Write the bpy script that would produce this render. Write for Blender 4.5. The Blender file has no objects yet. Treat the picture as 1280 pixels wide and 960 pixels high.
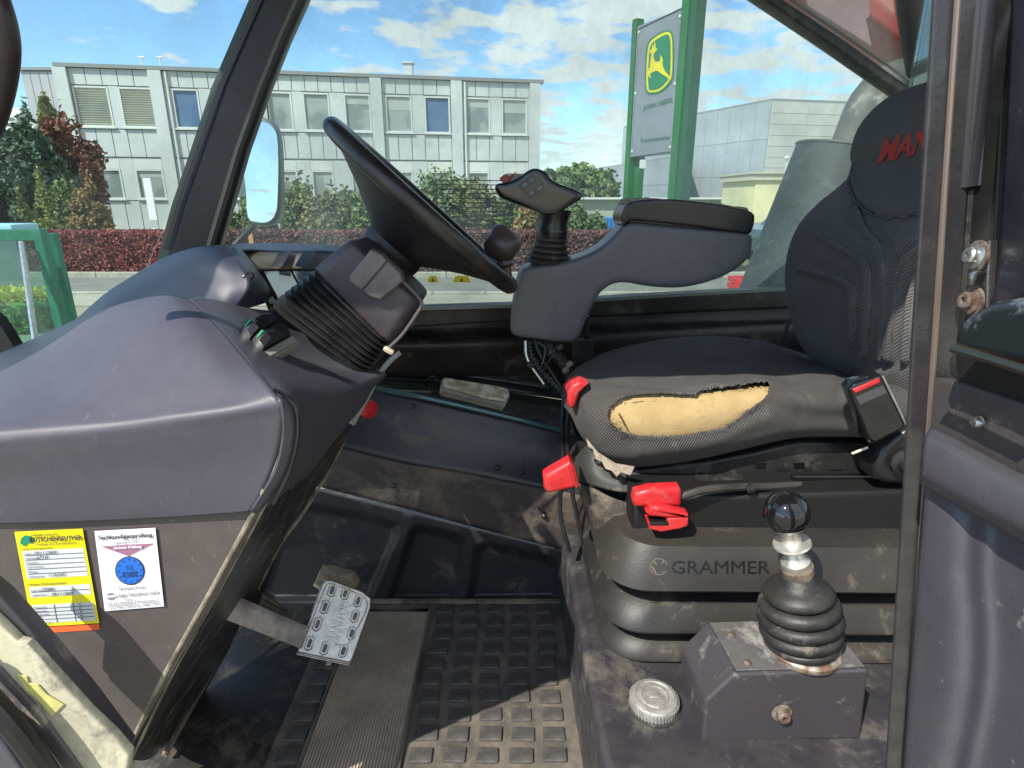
import bpy, bmesh, math, random
from mathutils import Vector, Matrix, noise
random.seed(7)
D2R = math.radians
C = bpy.context.scene.collection
SC = bpy.context.scene
# ------------------------------------------------------------------ camera
PITCH = D2R(17.5); FPX = 740.0
CAM = Vector((0.0, 0.0, 1.75))
cd = bpy.data.cameras.new('camera'); cam = bpy.data.objects.new('camera', cd); C.objects.link(cam)
cam.location = CAM; cam.rotation_euler = (math.pi/2-PITCH, 0, 0)
cd.sensor_width = 36; cd.lens = 36*FPX/1280; cd.clip_start = 0.02; cd.clip_end = 3000
SC.camera = cam
# ------------------------------------------------------------------ light
SUN = Vector((-0.50, -0.56, 0.86)).normalized()          # towards the sun
sd = bpy.data.lights.new('sun', 'SUN'); so = bpy.data.objects.new('sun', sd); C.objects.link(so)
sd.energy = 4.8; sd.angle = D2R(0.5); sd.color = (1, .94, .84)
so.rotation_euler = SUN.to_track_quat('Z', 'Y').to_euler(); so.location = (0, 0, 30)
W = bpy.data.worlds.new('World'); SC.world = W; W.use_nodes = True
nt = W.node_tree; nt.nodes.clear()
def N(t, **k):
    n = nt.nodes.new(t)
    for a, b in k.items(): setattr(n, a, b)
    return n
def L(a, b): nt.links.new(a, b)
sky = N('ShaderNodeTexSky', sky_type='NISHITA', sun_disc=False)
sky.sun_elevation = math.asin(SUN.z); sky.sun_rotation = math.atan2(SUN.x, SUN.y)
sky.altitude = 300; sky.dust_density = .6; sky.air_density = 1.0; sky.ozone_density = 2.2
tc = N('ShaderNodeTexCoord'); sep = N('ShaderNodeSeparateXYZ'); L(tc.outputs['Generated'], sep.inputs[0])
def MA(op, a, b=None, c=None, clamp=False):
    n = N('ShaderNodeMath', operation=op, use_clamp=clamp)
    for i, v in enumerate((a, b, c)):
        if v is None: continue
        if isinstance(v, (int, float)): n.inputs[i].default_value = v
        else: L(v, n.inputs[i])
    return n.outputs[0]
zz = MA('ADD', MA('MAXIMUM', sep.outputs[2], 0.0), 0.13)
cb = N('ShaderNodeCombineXYZ'); L(MA('DIVIDE', sep.outputs[0], zz), cb.inputs[0]); L(MA('DIVIDE', sep.outputs[1], zz), cb.inputs[1])
cn = N('ShaderNodeTexNoise'); cn.inputs['Scale'].default_value = 3.6; cn.inputs['Detail'].default_value = 10; cn.inputs['Roughness'].default_value = .52
cn.inputs['Distortion'].default_value = .15
L(cb.outputs[0], cn.inputs['Vector'])
cn2 = N('ShaderNodeTexNoise'); cn2.inputs['Scale'].default_value = .55; cn2.inputs['Detail'].default_value = 3
L(cb.outputs[0], cn2.inputs['Vector'])
ax = MA('MULTIPLY', MA('ADD', sep.outputs[0], 0.12), .22)          # more cloud towards the right-hand side
dens = MA('ADD', MA('ADD', cn.outputs['Fac'], MA('MULTIPLY', MA('SUBTRACT', cn2.outputs['Fac'], .5), .55)), MA('MINIMUM', MA('MAXIMUM', ax, -.07), .07))
rmp = N('ShaderNodeValToRGB'); rmp.color_ramp.elements[0].position = .485; rmp.color_ramp.elements[1].position = .575
L(dens, rmp.inputs[0])
cov = MA('MULTIPLY', rmp.outputs[0], MA('MULTIPLY', sep.outputs[2], 12, clamp=True), clamp=True)
hsv = N('ShaderNodeHueSaturation'); hsv.inputs['Saturation'].default_value = 1.14; hsv.inputs['Value'].default_value = 1.55
L(sky.outputs[0], hsv.inputs['Color'])
mx = N('ShaderNodeMix', data_type='RGBA'); L(cov, mx.inputs[0]); L(hsv.outputs[0], mx.inputs[6])
mx.inputs[7].default_value = (6.3, 6.5, 6.7, 1)
bg = N('ShaderNodeBackground'); bg.inputs[1].default_value = .12; L(mx.outputs[2], bg.inputs[0])
wo = N('ShaderNodeOutputWorld'); L(bg.outputs[0], wo.inputs[0])
SC.view_settings.view_transform = 'Standard'; SC.view_settings.look = 'None'
SC.view_settings.exposure = 0.55; SC.view_settings.gamma = 1
SC.render.engine = 'CYCLES'
SC.cycles.max_bounces = 8; SC.cycles.transparent_max_bounces = 16; SC.cycles.diffuse_bounces = 4
SC.render.resolution_x = 1024; SC.render.resolution_y = 768

# ------------------------------------------------------------------ helpers
FW = Vector((0, math.cos(PITCH), -math.sin(PITCH))); UP = Vector((0, math.sin(PITCH), math.cos(PITCH))); RT = Vector((1, 0, 0))
def ray(px, py): return FW + RT*((px-640)/FPX) + UP*((480-py)/FPX)
def P(px, py, Y): d = ray(px, py); return CAM + d*(Y/d.y)
def PZ(px, py, z): d = ray(px, py); return CAM + d*((z-CAM.z)/d.z)
def RP(px, py, o, n): d = ray(px, py); return CAM + d*((o-CAM).dot(n)/d.dot(n))
def proj(v):
    q = v-CAM; f = q.dot(FW)
    return (640+FPX*q.x/f, 480-FPX*q.dot(UP)/f)
def cr(p0, p1, p2, p3, t):
    return 0.5*((2*p1)+(p2-p0)*t+(2*p0-5*p1+4*p2-p3)*t*t+(3*p1-p0-3*p2+p3)*t*t*t)
def spl(pts, n=6, closed=False):
    pts = [Vector(p) for p in pts]; out = []; m = len(pts)
    for i in range(m if closed else m-1):
        a = pts[(i-1) % m] if closed or i > 0 else 2*pts[0]-pts[1]
        b = pts[i]; c = pts[(i+1) % m]
        d = pts[(i+2) % m] if closed or i+2 < m else 2*pts[-1]-pts[-2]
        for k in range(n): out.append(cr(a, b, c, d, k/n))
    if not closed: out.append(pts[-1])
    return out
def tidy(me, ang=35):
    me.shade_smooth(); me.set_sharp_from_angle(angle=D2R(ang))
def mk(name, V, F, mat, parent=None, ang=35, smooth=True, uv=None):
    me = bpy.data.meshes.new(name); me.from_pydata([tuple(v) for v in V], [], [tuple(f) for f in F])
    if uv:
        l = me.uv_layers.new(name='uv')
        for lp in me.loops: l.data[lp.index].uv = uv[lp.vertex_index]
    me.validate(); me.update()
    if smooth: tidy(me, ang)
    o = bpy.data.objects.new(name, me); C.objects.link(o)
    if mat: me.materials.append(mat)
    if parent:
        o.parent = parent
        if parent.type == 'EMPTY': o.matrix_parent_inverse = parent_inv(parent)
    return o
def parent_inv(e):
    return (Matrix.Translation(e.location) @ e.rotation_euler.to_matrix().to_4x4()).inverted()
def thing(name, label, cat, loc, group=None):
    o = bpy.data.objects.new(name, None); C.objects.link(o); o.location = loc; o.empty_display_size = .05
    o['label'] = label; o['category'] = cat
    if group: o['group'] = group
    return o
def tag(o, label=None, cat=None, group=None, kind=None):
    if label: o['label'] = label
    if cat: o['category'] = cat
    if group: o['group'] = group
    if kind: o['kind'] = kind
    return o
def basis(w):
    w = w.normalized(); u = w.cross(Vector((0, 0, 1)))
    if u.length < .05: u = w.cross(Vector((0, 1, 0)))
    u.normalize(); return u, w.cross(u).normalized(), w
def slab_g(pts, w, th, r=0.0, seg=3):
    """closed outline of world points extruded by th along w; front and back edges rounded by r"""
    w = Vector(w).normalized(); u, v, w = basis(w)
    pts = [Vector(p) for p in pts]; n = len(pts)
    A = sum((pts[i].dot(u)*pts[(i+1) % n].dot(v)-pts[(i+1) % n].dot(u)*pts[i].dot(v)) for i in range(n))
    if A < 0: pts = pts[::-1]
    nr = []
    for i in range(n):
        a, b, c = pts[i-1], pts[i], pts[(i+1) % n]
        e1 = (b-a); e2 = (c-b); e1 -= w*e1.dot(w); e2 -= w*e2.dot(w)
        n1 = w.cross(e1).normalized() if e1.length > 1e-9 else Vector(); n2 = w.cross(e2).normalized() if e2.length > 1e-9 else Vector()
        m = n1+n2
        if m.length < 1e-6: m = n1
        m.normalize(); k = max(.55, m.dot(n1) if n1.length else 1)
        nr.append(m/k)
    rings = []
    if r > 0:
        for k in range(seg+1):
            a = math.pi/2*k/seg; rings.append((r*(1-math.sin(a)), r*(1-math.cos(a))))
        rings = [(r+.0008, 0)]+rings
        rings = rings+[(i, th-d) for i, d in reversed(rings)]
    else: rings = [(0, 0), (0, th)]
    V = []; F = []
    for ins, d in rings:
        for i in range(n): V.append(pts[i]+nr[i]*ins+w*d)
    for k in range(len(rings)-1):
        for i in range(n):
            j = (i+1) % n; F.append((k*n+i, (k+1)*n+i, (k+1)*n+j, k*n+j))
    F.append(tuple(range(n))); F.append(tuple(reversed(range((len(rings)-1)*n, len(rings)*n))))
    return V, F
class B:
    def __init__(s): s.V = []; s.F = []
    def add(s, VF):
        o = len(s.V); s.V += list(VF[0]); s.F += [tuple(i+o for i in f) for f in VF[1]]; return s
    def out(s, name, mat, parent=None, **k): return mk(name, s.V, s.F, mat, parent, **k)
def slab(name, pts, w, th, mat, parent=None, r=0.0, seg=3, **k):
    V, F = slab_g(pts, w, th, r, seg); return mk(name, V, F, mat, parent, **k)
def px_slab(name, pix, Y, th, mat, parent=None, r=0.0, sm=0, seg=3, **k):
    pts = [P(x, y, Y) for x, y in pix]
    if sm: pts = spl(pts, sm, True)
    return slab(name, pts, (0, 1, 0), th, mat, parent, r, seg, **k)
def box_g(c, s, R=None):
    c = Vector(c); V = []
    for x in (-.5, .5):
        for y in (-.5, .5):
            for z in (-.5, .5):
                q = Vector((x*s[0], y*s[1], z*s[2])); V.append(c+(R @ q if R else q))
    return V, [(0, 1, 3, 2), (4, 6, 7, 5), (0, 4, 5, 1), (2, 3, 7, 6), (0, 2, 6, 4), (1, 5, 7, 3)]
def rbox_g(c, s, r=.005, R=None, seg=2):
    hx, hz = s[0]/2, s[2]/2; r = min(r, hx*.9, hz*.9, s[1]*.45); pts = []
    for cx, cz, a0 in ((hx-r, hz-r, 0), (-hx+r, hz-r, 90), (-hx+r, -hz+r, 180), (hx-r, -hz+r, 270)):
        for k in range(seg+1):
            a = D2R(a0+90*k/seg); pts.append(Vector((cx+r*math.cos(a), -s[1]/2, cz+r*math.sin(a))))
    V, F = slab_g(pts, (0, 1, 0), s[1], r*.8, seg); c = Vector(c)
    return [c+(R @ v if R else v) for v in V], F
def box2_g(a, b): 
    a = Vector(a); b = Vector(b); return box_g((a+b)/2, [abs(b[i]-a[i]) for i in range(3)])
def frame_along(t, ref=Vector((0, 0, 1))):
    t = t.normalized(); u = t.cross(ref)
    if u.length < .1: u = t.cross(Vector((1, 0, 0)))
    u.normalize(); return u, t.cross(u).normalized()
def tube_g(pts, r, n=10, cap=True, closed=False):
    pts = [Vector(p) for p in pts]; m = len(pts); V = []; F = []; u = None
    for i in range(m):
        t = (pts[(i+1) % m]-pts[i-1]) if closed else (pts[min(i+1, m-1)]-pts[max(i-1, 0)])
        t.normalize()
        if u is None: u, v = frame_along(t)
        else:
            u = u-t*u.dot(t); u.normalize(); v = t.cross(u)
        rr = r[i] if isinstance(r, (list, tuple)) else r
        for k in range(n):
            a = 2*math.pi*k/n; V.append(pts[i]+(u*math.cos(a)+v*math.sin(a))*rr)
    for i in range(m if closed else m-1):
        j = (i+1) % m
        for k in range(n): F.append((i*n+k, i*n+(k+1) % n, j*n+(k+1) % n, j*n+k))
    if cap and not closed:
        F.append(tuple(reversed(range(n)))); F.append(tuple(range((m-1)*n, m*n)))
    return V, F
def lathe_g(prof, o, axis=(0, 0, 1), n=28, xs=1.0):
    o = Vector(o); a = Vector(axis).normalized(); u, v = frame_along(a, Vector((0, 1, 0))); V = []; F = []
    for r, h in prof:
        for k in range(n):
            t = 2*math.pi*k/n; V.append(o+a*h+(u*math.cos(t)*xs+v*math.sin(t))*r)
    m = len(prof)
    for i in range(m-1):
        for k in range(n): F.append((i*n+k, i*n+(k+1) % n, (i+1)*n+(k+1) % n, (i+1)*n+k))
    F.append(tuple(reversed(range(n)))); F.append(tuple(range((m-1)*n, m*n)))
    return V, F
def loft_g(rings):
    n = len(rings[0]); V = []; F = []
    for r in rings: V += r
    for i in range(len(rings)-1):
        for k in range(n): F.append((i*n+k, i*n+(k+1) % n, (i+1)*n+(k+1) % n, (i+1)*n+k))
    F.append(tuple(reversed(range(n)))); F.append(tuple(range((len(rings)-1)*n, len(rings)*n)))
    return V, F
def rrect(hx, hy, r, seg=5):
    o = []
    for cx, cy, a0 in ((hx-r, hy-r, 0), (-hx+r, hy-r, 90), (-hx+r, -hy+r, 180), (hx-r, -hy+r, 270)):
        for k in range(seg+1):
            a = D2R(a0+90*k/seg); o.append((cx+r*math.cos(a), cy+r*math.sin(a)))
    return o
def cgrid(rows, nu, nv):
    """smooth interpolated grid through rows of points; nu samples per column step, nv per row step"""
    R = [spl(r, nu) for r in rows]; cols = len(R[0]); G = []
    colsp = [spl([R[i][j] for i in range(len(R))], nv) for j in range(cols)]
    for i in range(len(colsp[0])): G.append([colsp[j][i] for j in range(cols)])
    return G
def gnorm(G, i, j):
    a = G[min(i+1, len(G)-1)][j]-G[max(i-1, 0)][j]; b = G[i][min(j+1, len(G[0])-1)]-G[i][max(j-1, 0)]
    n = b.cross(a); 
    if n.length < 1e-12: return Vector((0, -1, 0))
    n.normalize(); return n if n.dot(CAM-G[i][j]) > 0 else -n
def gmesh(name, G, mat, parent=None, th=0.004, keep=None, ang=40, du=1.0, dv=1.0):
    m = len(G); n = len(G[0]); V = []; uv = []
    for i in range(m):
        for j in range(n): V.append(G[i][j])
    cu = [0]; 
    for j in range(1, n): cu.append(cu[-1]+(G[m//2][j]-G[m//2][j-1]).length)
    cv = [0]
    for i in range(1, m): cv.append(cv[-1]+(G[i][n//2]-G[i-1][n//2]).length)
    uv = [(cu[j], cv[i]) for i in range(m) for j in range(n)]
    F = []
    # winding towards the camera side
    c = G[m//2][n//2]; nn = gnorm(G, m//2, n//2)
    a = G[m//2][min(n//2+1, n-1)]-c; b = G[min(m//2+1, m-1)][n//2]-c
    flip = a.cross(b).dot(nn) < 0
    for i in range(m-1):
        for j in range(n-1):
            if keep and not keep((G[i][j]+G[i+1][j+1])/2, i, j): continue
            f = (i*n+j, i*n+j+1, (i+1)*n+j+1, (i+1)*n+j)
            F.append(tuple(reversed(f)) if flip else f)
    o = mk(name, V, F, mat, parent, ang=ang, uv=uv)
    if keep:
        bm = bmesh.new(); bm.from_mesh(o.data)
        bmesh.ops.delete(bm, geom=[v for v in bm.verts if not v.link_faces], context='VERTS'); bm.to_mesh(o.data); bm.free()
    if th:
        s = o.modifiers.new('thickness', 'SOLIDIFY'); s.thickness = th; s.offset = -1
    return o
def rowsP(rows): return [[P(*p) for p in r] for r in rows]
def inpoly(x, y, poly):
    r = False; j = len(poly)-1
    for i in range(len(poly)):
        xi, yi = poly[i]; xj, yj = poly[j]
        if (yi > y) != (yj > y) and x < (xj-xi)*(y-yi)/(yj-yi)+xi: r = not r
        j = i
    return r
def dpoly(x, y, pl, closed=False):
    b = 1e9; q = Vector((x, y))
    for i in range(len(pl)-(0 if closed else 1)):
        a = Vector(pl[i]); c = Vector(pl[(i+1) % len(pl)]); e = c-a; t = max(0, min(1, (q-a).dot(e)/max(e.dot(e), 1e-9)))
        b = min(b, (a+e*t-q).length)
    return b
def soften(o, vox=.004, it=6, fac=.5):
    a = o.modifiers.new('remesh', 'REMESH'); a.mode = 'VOXEL'; a.voxel_size = vox; a.use_smooth_shade = True
    s = o.modifiers.new('smooth', 'SMOOTH'); s.iterations = it; s.factor = fac; return o
_tm = {}
def text_g(s, quad, th=.0008, shear=0.0, bold=0.0, lift=0.0, res=2):
    """text laid on a world quad (bottom-left, bottom-right, top-right, top-left)"""
    key = (s, bold, shear, res)
    if key not in _tm:
        c = bpy.data.curves.new('t', 'FONT'); c.body = s; c.size = 1; c.offset = bold; c.shear = shear; c.resolution_u = res; c.fill_mode = 'FRONT'
        o = bpy.data.objects.new('t', c); C.objects.link(o); bpy.context.view_layer.update()
        me = bpy.data.meshes.new_from_object(o.evaluated_get(bpy.context.evaluated_depsgraph_get()))
        V = [v.co.copy() for v in me.vertices]; F = [tuple(p.vertices) for p in me.polygons]
        bpy.data.objects.remove(o); bpy.data.meshes.remove(me); bpy.data.curves.remove(c)
        x0 = min(v.x for v in V); x1 = max(v.x for v in V); y0 = min(v.y for v in V); y1 = max(v.y for v in V)
        _tm[key] = ([((v.x-x0)/(x1-x0), (v.y-y0)/(y1-y0)) for v in V], F)
    T, F = _tm[key]; a, b, c, d = [Vector(q) for q in quad]
    n = (b-a).cross(d-a).normalized()
    if n.dot(CAM-a) < 0: n = -n
    V = [(a*(1-x)+b*x)*(1-y)+(d*(1-x)+c*x)*y+n*(lift+th) for x, y in T]
    k = len(V); V += [v-n*th for v in V]
    ed = {}
    for f in F:
        for i in range(len(f)):
            e = (f[i], f[(i+1) % len(f)]); ed[e] = 1
    F2 = list(F)+[tuple(reversed([i+k for i in f])) for f in F]
    for (p, q) in ed:
        if (q, p) not in ed: F2.append((p, p+k, q+k, q))
    return V, F2

# ------------------------------------------------------------------ materials
def mat(name, col, rough=.5, metal=0.0, col2=None, scale=8, lo=.4, hi=.6, bump=0.0, bscale=200, dirt=None, spec=.5, detail=4, uvlines=None, coat=0, trans=0, stretch=None, bdist=.001, scratch=None):
    m = bpy.data.materials.new(name); m.use_nodes = True; t = m.node_tree; b = t.nodes['Principled BSDF']
    def nd(k): return t.nodes.new(k)
    b.inputs['Roughness'].default_value = rough; b.inputs['Metallic'].default_value = metal
    b.inputs['Specular IOR Level'].default_value = spec; b.inputs['Coat Weight'].default_value = coat
    if trans: b.inputs['Transmission Weight'].default_value = trans
    tc = nd('ShaderNodeTexCoord'); vec = tc.outputs['Object']
    if stretch:
        mp = nd('ShaderNodeMapping'); mp.inputs['Scale'].default_value = stretch; t.links.new(vec, mp.inputs[0]); sv = mp.outputs[0]
    else: sv = vec
    cur = None
    def rgbmix(f, a, c2):
        mxn = nd('ShaderNodeMix'); mxn.data_type = 'RGBA'; t.links.new(f, mxn.inputs[0])
        if isinstance(a, tuple): mxn.inputs[6].default_value = (*a, 1)
        else: t.links.new(a, mxn.inputs[6])
        mxn.inputs[7].default_value = (*c2, 1); return mxn.outputs[2]
    def nz(sc, lo, hi, det=4, v=None, w=0.0, rg=.6):
        n = nd('ShaderNodeTexNoise'); n.inputs['Scale'].default_value = sc; n.inputs['Detail'].default_value = det; n.inputs['Roughness'].default_value = rg
        if w: n.inputs['Distortion'].default_value = w
        t.links.new(v or vec, n.inputs['Vector'])
        r = nd('ShaderNodeMapRange'); r.inputs[1].default_value = lo; r.inputs[2].default_value = hi; t.links.new(n.outputs['Fac'], r.inputs[0]); return r.outputs[0], n.outputs['Fac']
    cur = tuple(col)
    if col2:
        f, _ = nz(scale, lo, hi, detail, sv); cur = rgbmix(f, cur, tuple(col2))
    if dirt:
        dc, amt, ds = dirt[:3]
        f, _ = nz(ds, .62-amt*.35, .74-amt*.2, 9, sv, .25, .74); cur = rgbmix(f, cur, tuple(dc))
        mr = nd('ShaderNodeMapRange'); mr.inputs[3].default_value = rough; mr.inputs[4].default_value = min(1, rough+.35); t.links.new(f, mr.inputs[0]); t.links.new(mr.outputs[0], b.inputs['Roughness'])
    if scratch:
        sc, amt, sdir = scratch
        mp = nd('ShaderNodeMapping'); mp.inputs['Scale'].default_value = sdir[:3]; mp.inputs['Rotation'].default_value = sdir[3:] if len(sdir) > 3 else (0, 0, 0)
        t.links.new(vec, mp.inputs[0]); f, _ = nz(1, .66-amt, .72-amt, 3, mp.outputs[0]); cur = rgbmix(f, cur, tuple(sc))
    hgt = None
    if uvlines:
        kind, freq, c3, amt = uvlines
        uvn = nd('ShaderNodeUVMap'); sp = nd('ShaderNodeSeparateXYZ'); t.links.new(uvn.outputs[0], sp.inputs[0])
        def mth(op, a, bb=None):
            n = nd('ShaderNodeMath'); n.operation = op
            for i, v in enumerate((a, bb)):
                if v is None: continue
                if isinstance(v, (int, float)): n.inputs[i].default_value = v
                else: t.links.new(v, n.inputs[i])
            return n.outputs[0]
        su = mth('SINE', mth('MULTIPLY', sp.outputs[0], freq)); sw = mth('SINE', mth('MULTIPLY', sp.outputs[1], freq*(1 if kind == 'grid' else .3)))
        if kind == 'grid': h = mth('MULTIPLY', su, sw)
        elif kind == 'diag':
            h = mth('SINE', mth('MULTIPLY', mth('ADD', sp.outputs[0], mth('MULTIPLY', sp.outputs[1], .8)), freq)); h = mth('ADD', mth('MULTIPLY', h, .7), mth('MULTIPLY', mth('SINE', mth('MULTIPLY', mth('SUBTRACT', mth('MULTIPLY', sp.outputs[0], .8), sp.outputs[1]), freq*1.7)), .45))
        else: h = mth('ADD', mth('MULTIPLY', sw, .2), mth('SINE', mth('MULTIPLY', sp.outputs[1], freq)))
        fr = nd('ShaderNodeMapRange'); fr.inputs[1].default_value = 0.0; fr.inputs[2].default_value = 1.0; fr.inputs[4].default_value = amt; t.links.new(h, fr.inputs[0])
        cur = rgbmix(fr.outputs[0], cur, tuple(c3)); hgt = h
    if isinstance(cur, tuple): b.inputs['Base Color'].default_value = (*cur, 1)
    else: t.links.new(cur, b.inputs['Base Color'])
    if bump or hgt is not None:
        bn = nd('ShaderNodeBump'); bn.inputs['Strength'].default_value = bump or .5; bn.inputs['Distance'].default_value = bdist
        if hgt is not None: t.links.new(hgt, bn.inputs['Height'])
        else:
            _, h2 = nz(bscale, 0, 1, 3); t.links.new(h2, bn.inputs['Height'])
        t.links.new(bn.outputs[0], b.inputs['Normal'])
    return m
def glassm(name, tint=(.86, .93, .92), dust=.08, dcol=(.55, .62, .6), refl=.05):
    m = bpy.data.materials.new(name); m.use_nodes = True; t = m.node_tree; t.nodes.clear(); n = t.nodes.new
    o = n('ShaderNodeOutputMaterial'); tr = n('ShaderNodeBsdfTransparent'); tr.inputs[0].default_value = (*tint, 1)
    gl = n('ShaderNodeBsdfGlossy'); gl.inputs['Roughness'].default_value = .02; gl.inputs[0].default_value = (1, 1, 1, 1)
    df = n('ShaderNodeBsdfDiffuse'); df.inputs[0].default_value = (*dcol, 1)
    lw = n('ShaderNodeLayerWeight'); lw.inputs[0].default_value = refl*3
    mr = n('ShaderNodeMath'); mr.operation = 'MULTIPLY'; mr.inputs[1].default_value = .55; t.links.new(lw.outputs['Fresnel'], mr.inputs[0])
    m1 = n('ShaderNodeMixShader'); t.links.new(mr.outputs[0], m1.inputs[0]); t.links.new(tr.outputs[0], m1.inputs[1]); t.links.new(gl.outputs[0], m1.inputs[2])
    tc = n('ShaderNodeTexCoord'); ns = n('ShaderNodeTexNoise'); ns.inputs['Scale'].default_value = 5; ns.inputs['Detail'].default_value = 8; ns.inputs['Roughness'].default_value = .65
    t.links.new(tc.outputs['Object'], ns.inputs['Vector'])
    a = n('ShaderNodeMapRange'); a.inputs[1].default_value = .35; a.inputs[2].default_value = .8; a.inputs[3].default_value = dust*.3; a.inputs[4].default_value = dust*2; t.links.new(ns.outputs['Fac'], a.inputs[0])
    v = n('ShaderNodeTexVoronoi'); v.inputs['Scale'].default_value = 48; t.links.new(tc.outputs['Object'], v.inputs['Vector'])
    sp = n('ShaderNodeMapRange'); sp.inputs[1].default_value = .02; sp.inputs[2].default_value = .10; sp.inputs[3].default_value = .22; sp.inputs[4].default_value = 0; t.links.new(v.outputs['Distance'], sp.inputs[0])
    g2 = n('ShaderNodeTexNoise'); g2.inputs['Scale'].default_value = 9; t.links.new(tc.outputs['Object'], g2.inputs['Vector'])
    g3 = n('ShaderNodeMapRange'); g3.inputs[1].default_value = .5; g3.inputs[2].default_value = .62; t.links.new(g2.outputs['Fac'], g3.inputs[0])
    mu = n('ShaderNodeMath'); mu.operation = 'MULTIPLY'; t.links.new(sp.outputs[0], mu.inputs[0]); t.links.new(g3.outputs[0], mu.inputs[1])
    ad = n('ShaderNodeMath'); ad.operation = 'ADD'; ad.use_clamp = True; t.links.new(a.outputs[0], ad.inputs[0]); t.links.new(mu.outputs[0], ad.inputs[1])
    m2 = n('ShaderNodeMixShader'); t.links.new(ad.outputs[0], m2.inputs[0]); t.links.new(m1.outputs[0], m2.inputs[1]); t.links.new(df.outputs[0], m2.inputs[2])
    t.links.new(m2.outputs[0], o.inputs[0]); return m
DUST = (.20, .165, .12)
plas = mat('dash_plastic', (.064, .061, .079), .42, col2=(.070, .067, .085), scale=45, detail=8, bump=.3, bscale=1100, bdist=.0008, scratch=((.11, .11, .13), -.02, (160, 20, 40, .4, .3, .7)))
plas_b = mat('armrest_plastic', (.100, .102, .115), .34, col2=(.112, .113, .124), scale=45, detail=8, bump=.35, bscale=1100, bdist=.0008, scratch=((.16, .16, .17), -.02, (140, 20, 40, .4, .3, .7)))
plas_p = mat('panel_brown_grey', (.078, .066, .063), .45, col2=(.088, .075, .072), scale=30, detail=8, bump=.6, bscale=600, bdist=.0008, scratch=((.15, .13, .12), -.01, (120, 20, 60, .4, .9, .2)))
hoodm = mat('hood_plastic', (.034, .039, .062), .42, col2=(.04, .045, .068), scale=45, detail=8, bump=.3, bscale=1100, bdist=.0006)
blk = mat('black_plastic', (.016, .016, .017), .42, col2=(.028, .027, .026), scale=12, bump=.3, bscale=500, dirt=((.11, .092, .07), .14, 14))
blk_c = mat('clean_black_plastic', (.012, .012, .013), .28, col2=(.02, .02, .02), scale=20)
tredm = mat('tread_rubber', (.058, .055, .052), .5, col2=(.085, .078, .07), scale=30, bump=.4, bscale=250, dirt=((.15, .13, .105), .22, 30))
blk_g = mat('glossy_black', (.008, .008, .009), .06, coat=.5)
rub = mat('rubber', (.022, .021, .021), .55, col2=(.045, .04, .036), scale=15, bump=.3, bscale=300, dirt=(DUST, .22, 16))
rub_b = mat('bellows_rubber', (.014, .0135, .0135), .5, col2=(.046, .039, .031), scale=3.5, lo=.38, hi=.68, detail=8, bump=.35, bscale=250, dirt=((.13, .105, .075), .12, 14))
rub_d = mat('dusty_rubber', (.035, .031, .028), .7, col2=(.075, .062, .048), scale=10, bump=.4, bscale=250, dirt=((.26, .20, .14), .5, 9))
matr = mat('mat_rubber', (.060, .054, .046), .8, col2=(.14, .125, .10), scale=12, lo=.35, hi=.7, bump=.5, bscale=220, dirt=((.17, .145, .115), .48, 17))
ribm = mat('ribbed_rubber', (.32, .265, .20), .85, col2=(.42, .35, .265), scale=14, bump=.3, bscale=300, dirt=((.26, .23, .18), .25, 10))
shm = mat('painted_sheet', (.014, .015, .020), .42, col2=(.024, .024, .028), scale=5, bump=.25, bscale=350, dirt=((.10, .085, .07), .2, 9))
basem = mat('base_plate_paint', (.030, .028, .034), .45, col2=(.045, .041, .044), scale=20, bump=.5, bscale=250, dirt=((.13, .112, .092), .28, 9))
flank = mat('scratched_flank', (.016, .016, .017), .4, col2=(.03, .03, .03), scale=12, bump=.3, bscale=200, scratch=((.34, .32, .24), .045, (150, 12, 300, 0, .55, 0)), dirt=((.12, .10, .08), .2, 14))
trim = mat('worn_trim', (.12, .105, .08), .42, col2=(.30, .26, .19), scale=30, bump=.3, bscale=300, dirt=((.06, .05, .04), .3, 40))
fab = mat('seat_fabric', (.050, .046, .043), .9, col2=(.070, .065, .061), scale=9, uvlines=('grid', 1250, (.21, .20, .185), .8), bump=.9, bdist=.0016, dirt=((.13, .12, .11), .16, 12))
fab_b = mat('back_fabric', (.078, .073, .070), .9, col2=(.098, .092, .089), scale=7, uvlines=('diag', 1250, (.21, .205, .21), .8), bump=.8, bdist=.0012)
fab_h = mat('headrest_fabric', (.074, .070, .069), .9, col2=(.088, .083, .082), scale=7, uvlines=('grid', 1700, (.13, .13, .14), .6), bump=.7, bdist=.001)
foam = mat('foam', (.33, .235, .105), .95, col2=(.40, .29, .135), scale=14, detail=8, bump=.6, bscale=400, bdist=.002, dirt=((.26, .17, .085), .12, 20))
redp = mat('red_plastic', (.50, .016, .022), .36, col2=(.58, .035, .035), scale=30, bump=.4, bscale=300, dirt=((.26, .10, .08), .16, 60))
redt = mat('red_thread', (.42, .035, .022), .8, col2=(.33, .03, .02), scale=200)
metl = mat('bare_metal', (.55, .52, .47), .32, 1.0, col2=(.42, .40, .36), scale=25, bump=.2, bscale=200)
pedm = mat('pedal_metal', (.55, .53, .48), .36, .8, col2=(.44, .42, .38), scale=60, bump=.6, bscale=180, dirt=((.28, .25, .21), .14, 40))
armm = mat('pedal_arm_paint', (.50, .46, .44), .35, .25, col2=(.26, .23, .22), scale=14, bump=.3, bscale=250, dirt=((.08, .06, .045), .12, 40))
rust = mat('rusty_bolt', (.10, .055, .035), .7, .3, col2=(.20, .16, .13), scale=120, bump=.5, bscale=300)
alu = mat('aluminium', (.62, .62, .60), .3, .9, col2=(.45, .45, .43), scale=40, bump=.2, bscale=200)
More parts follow.
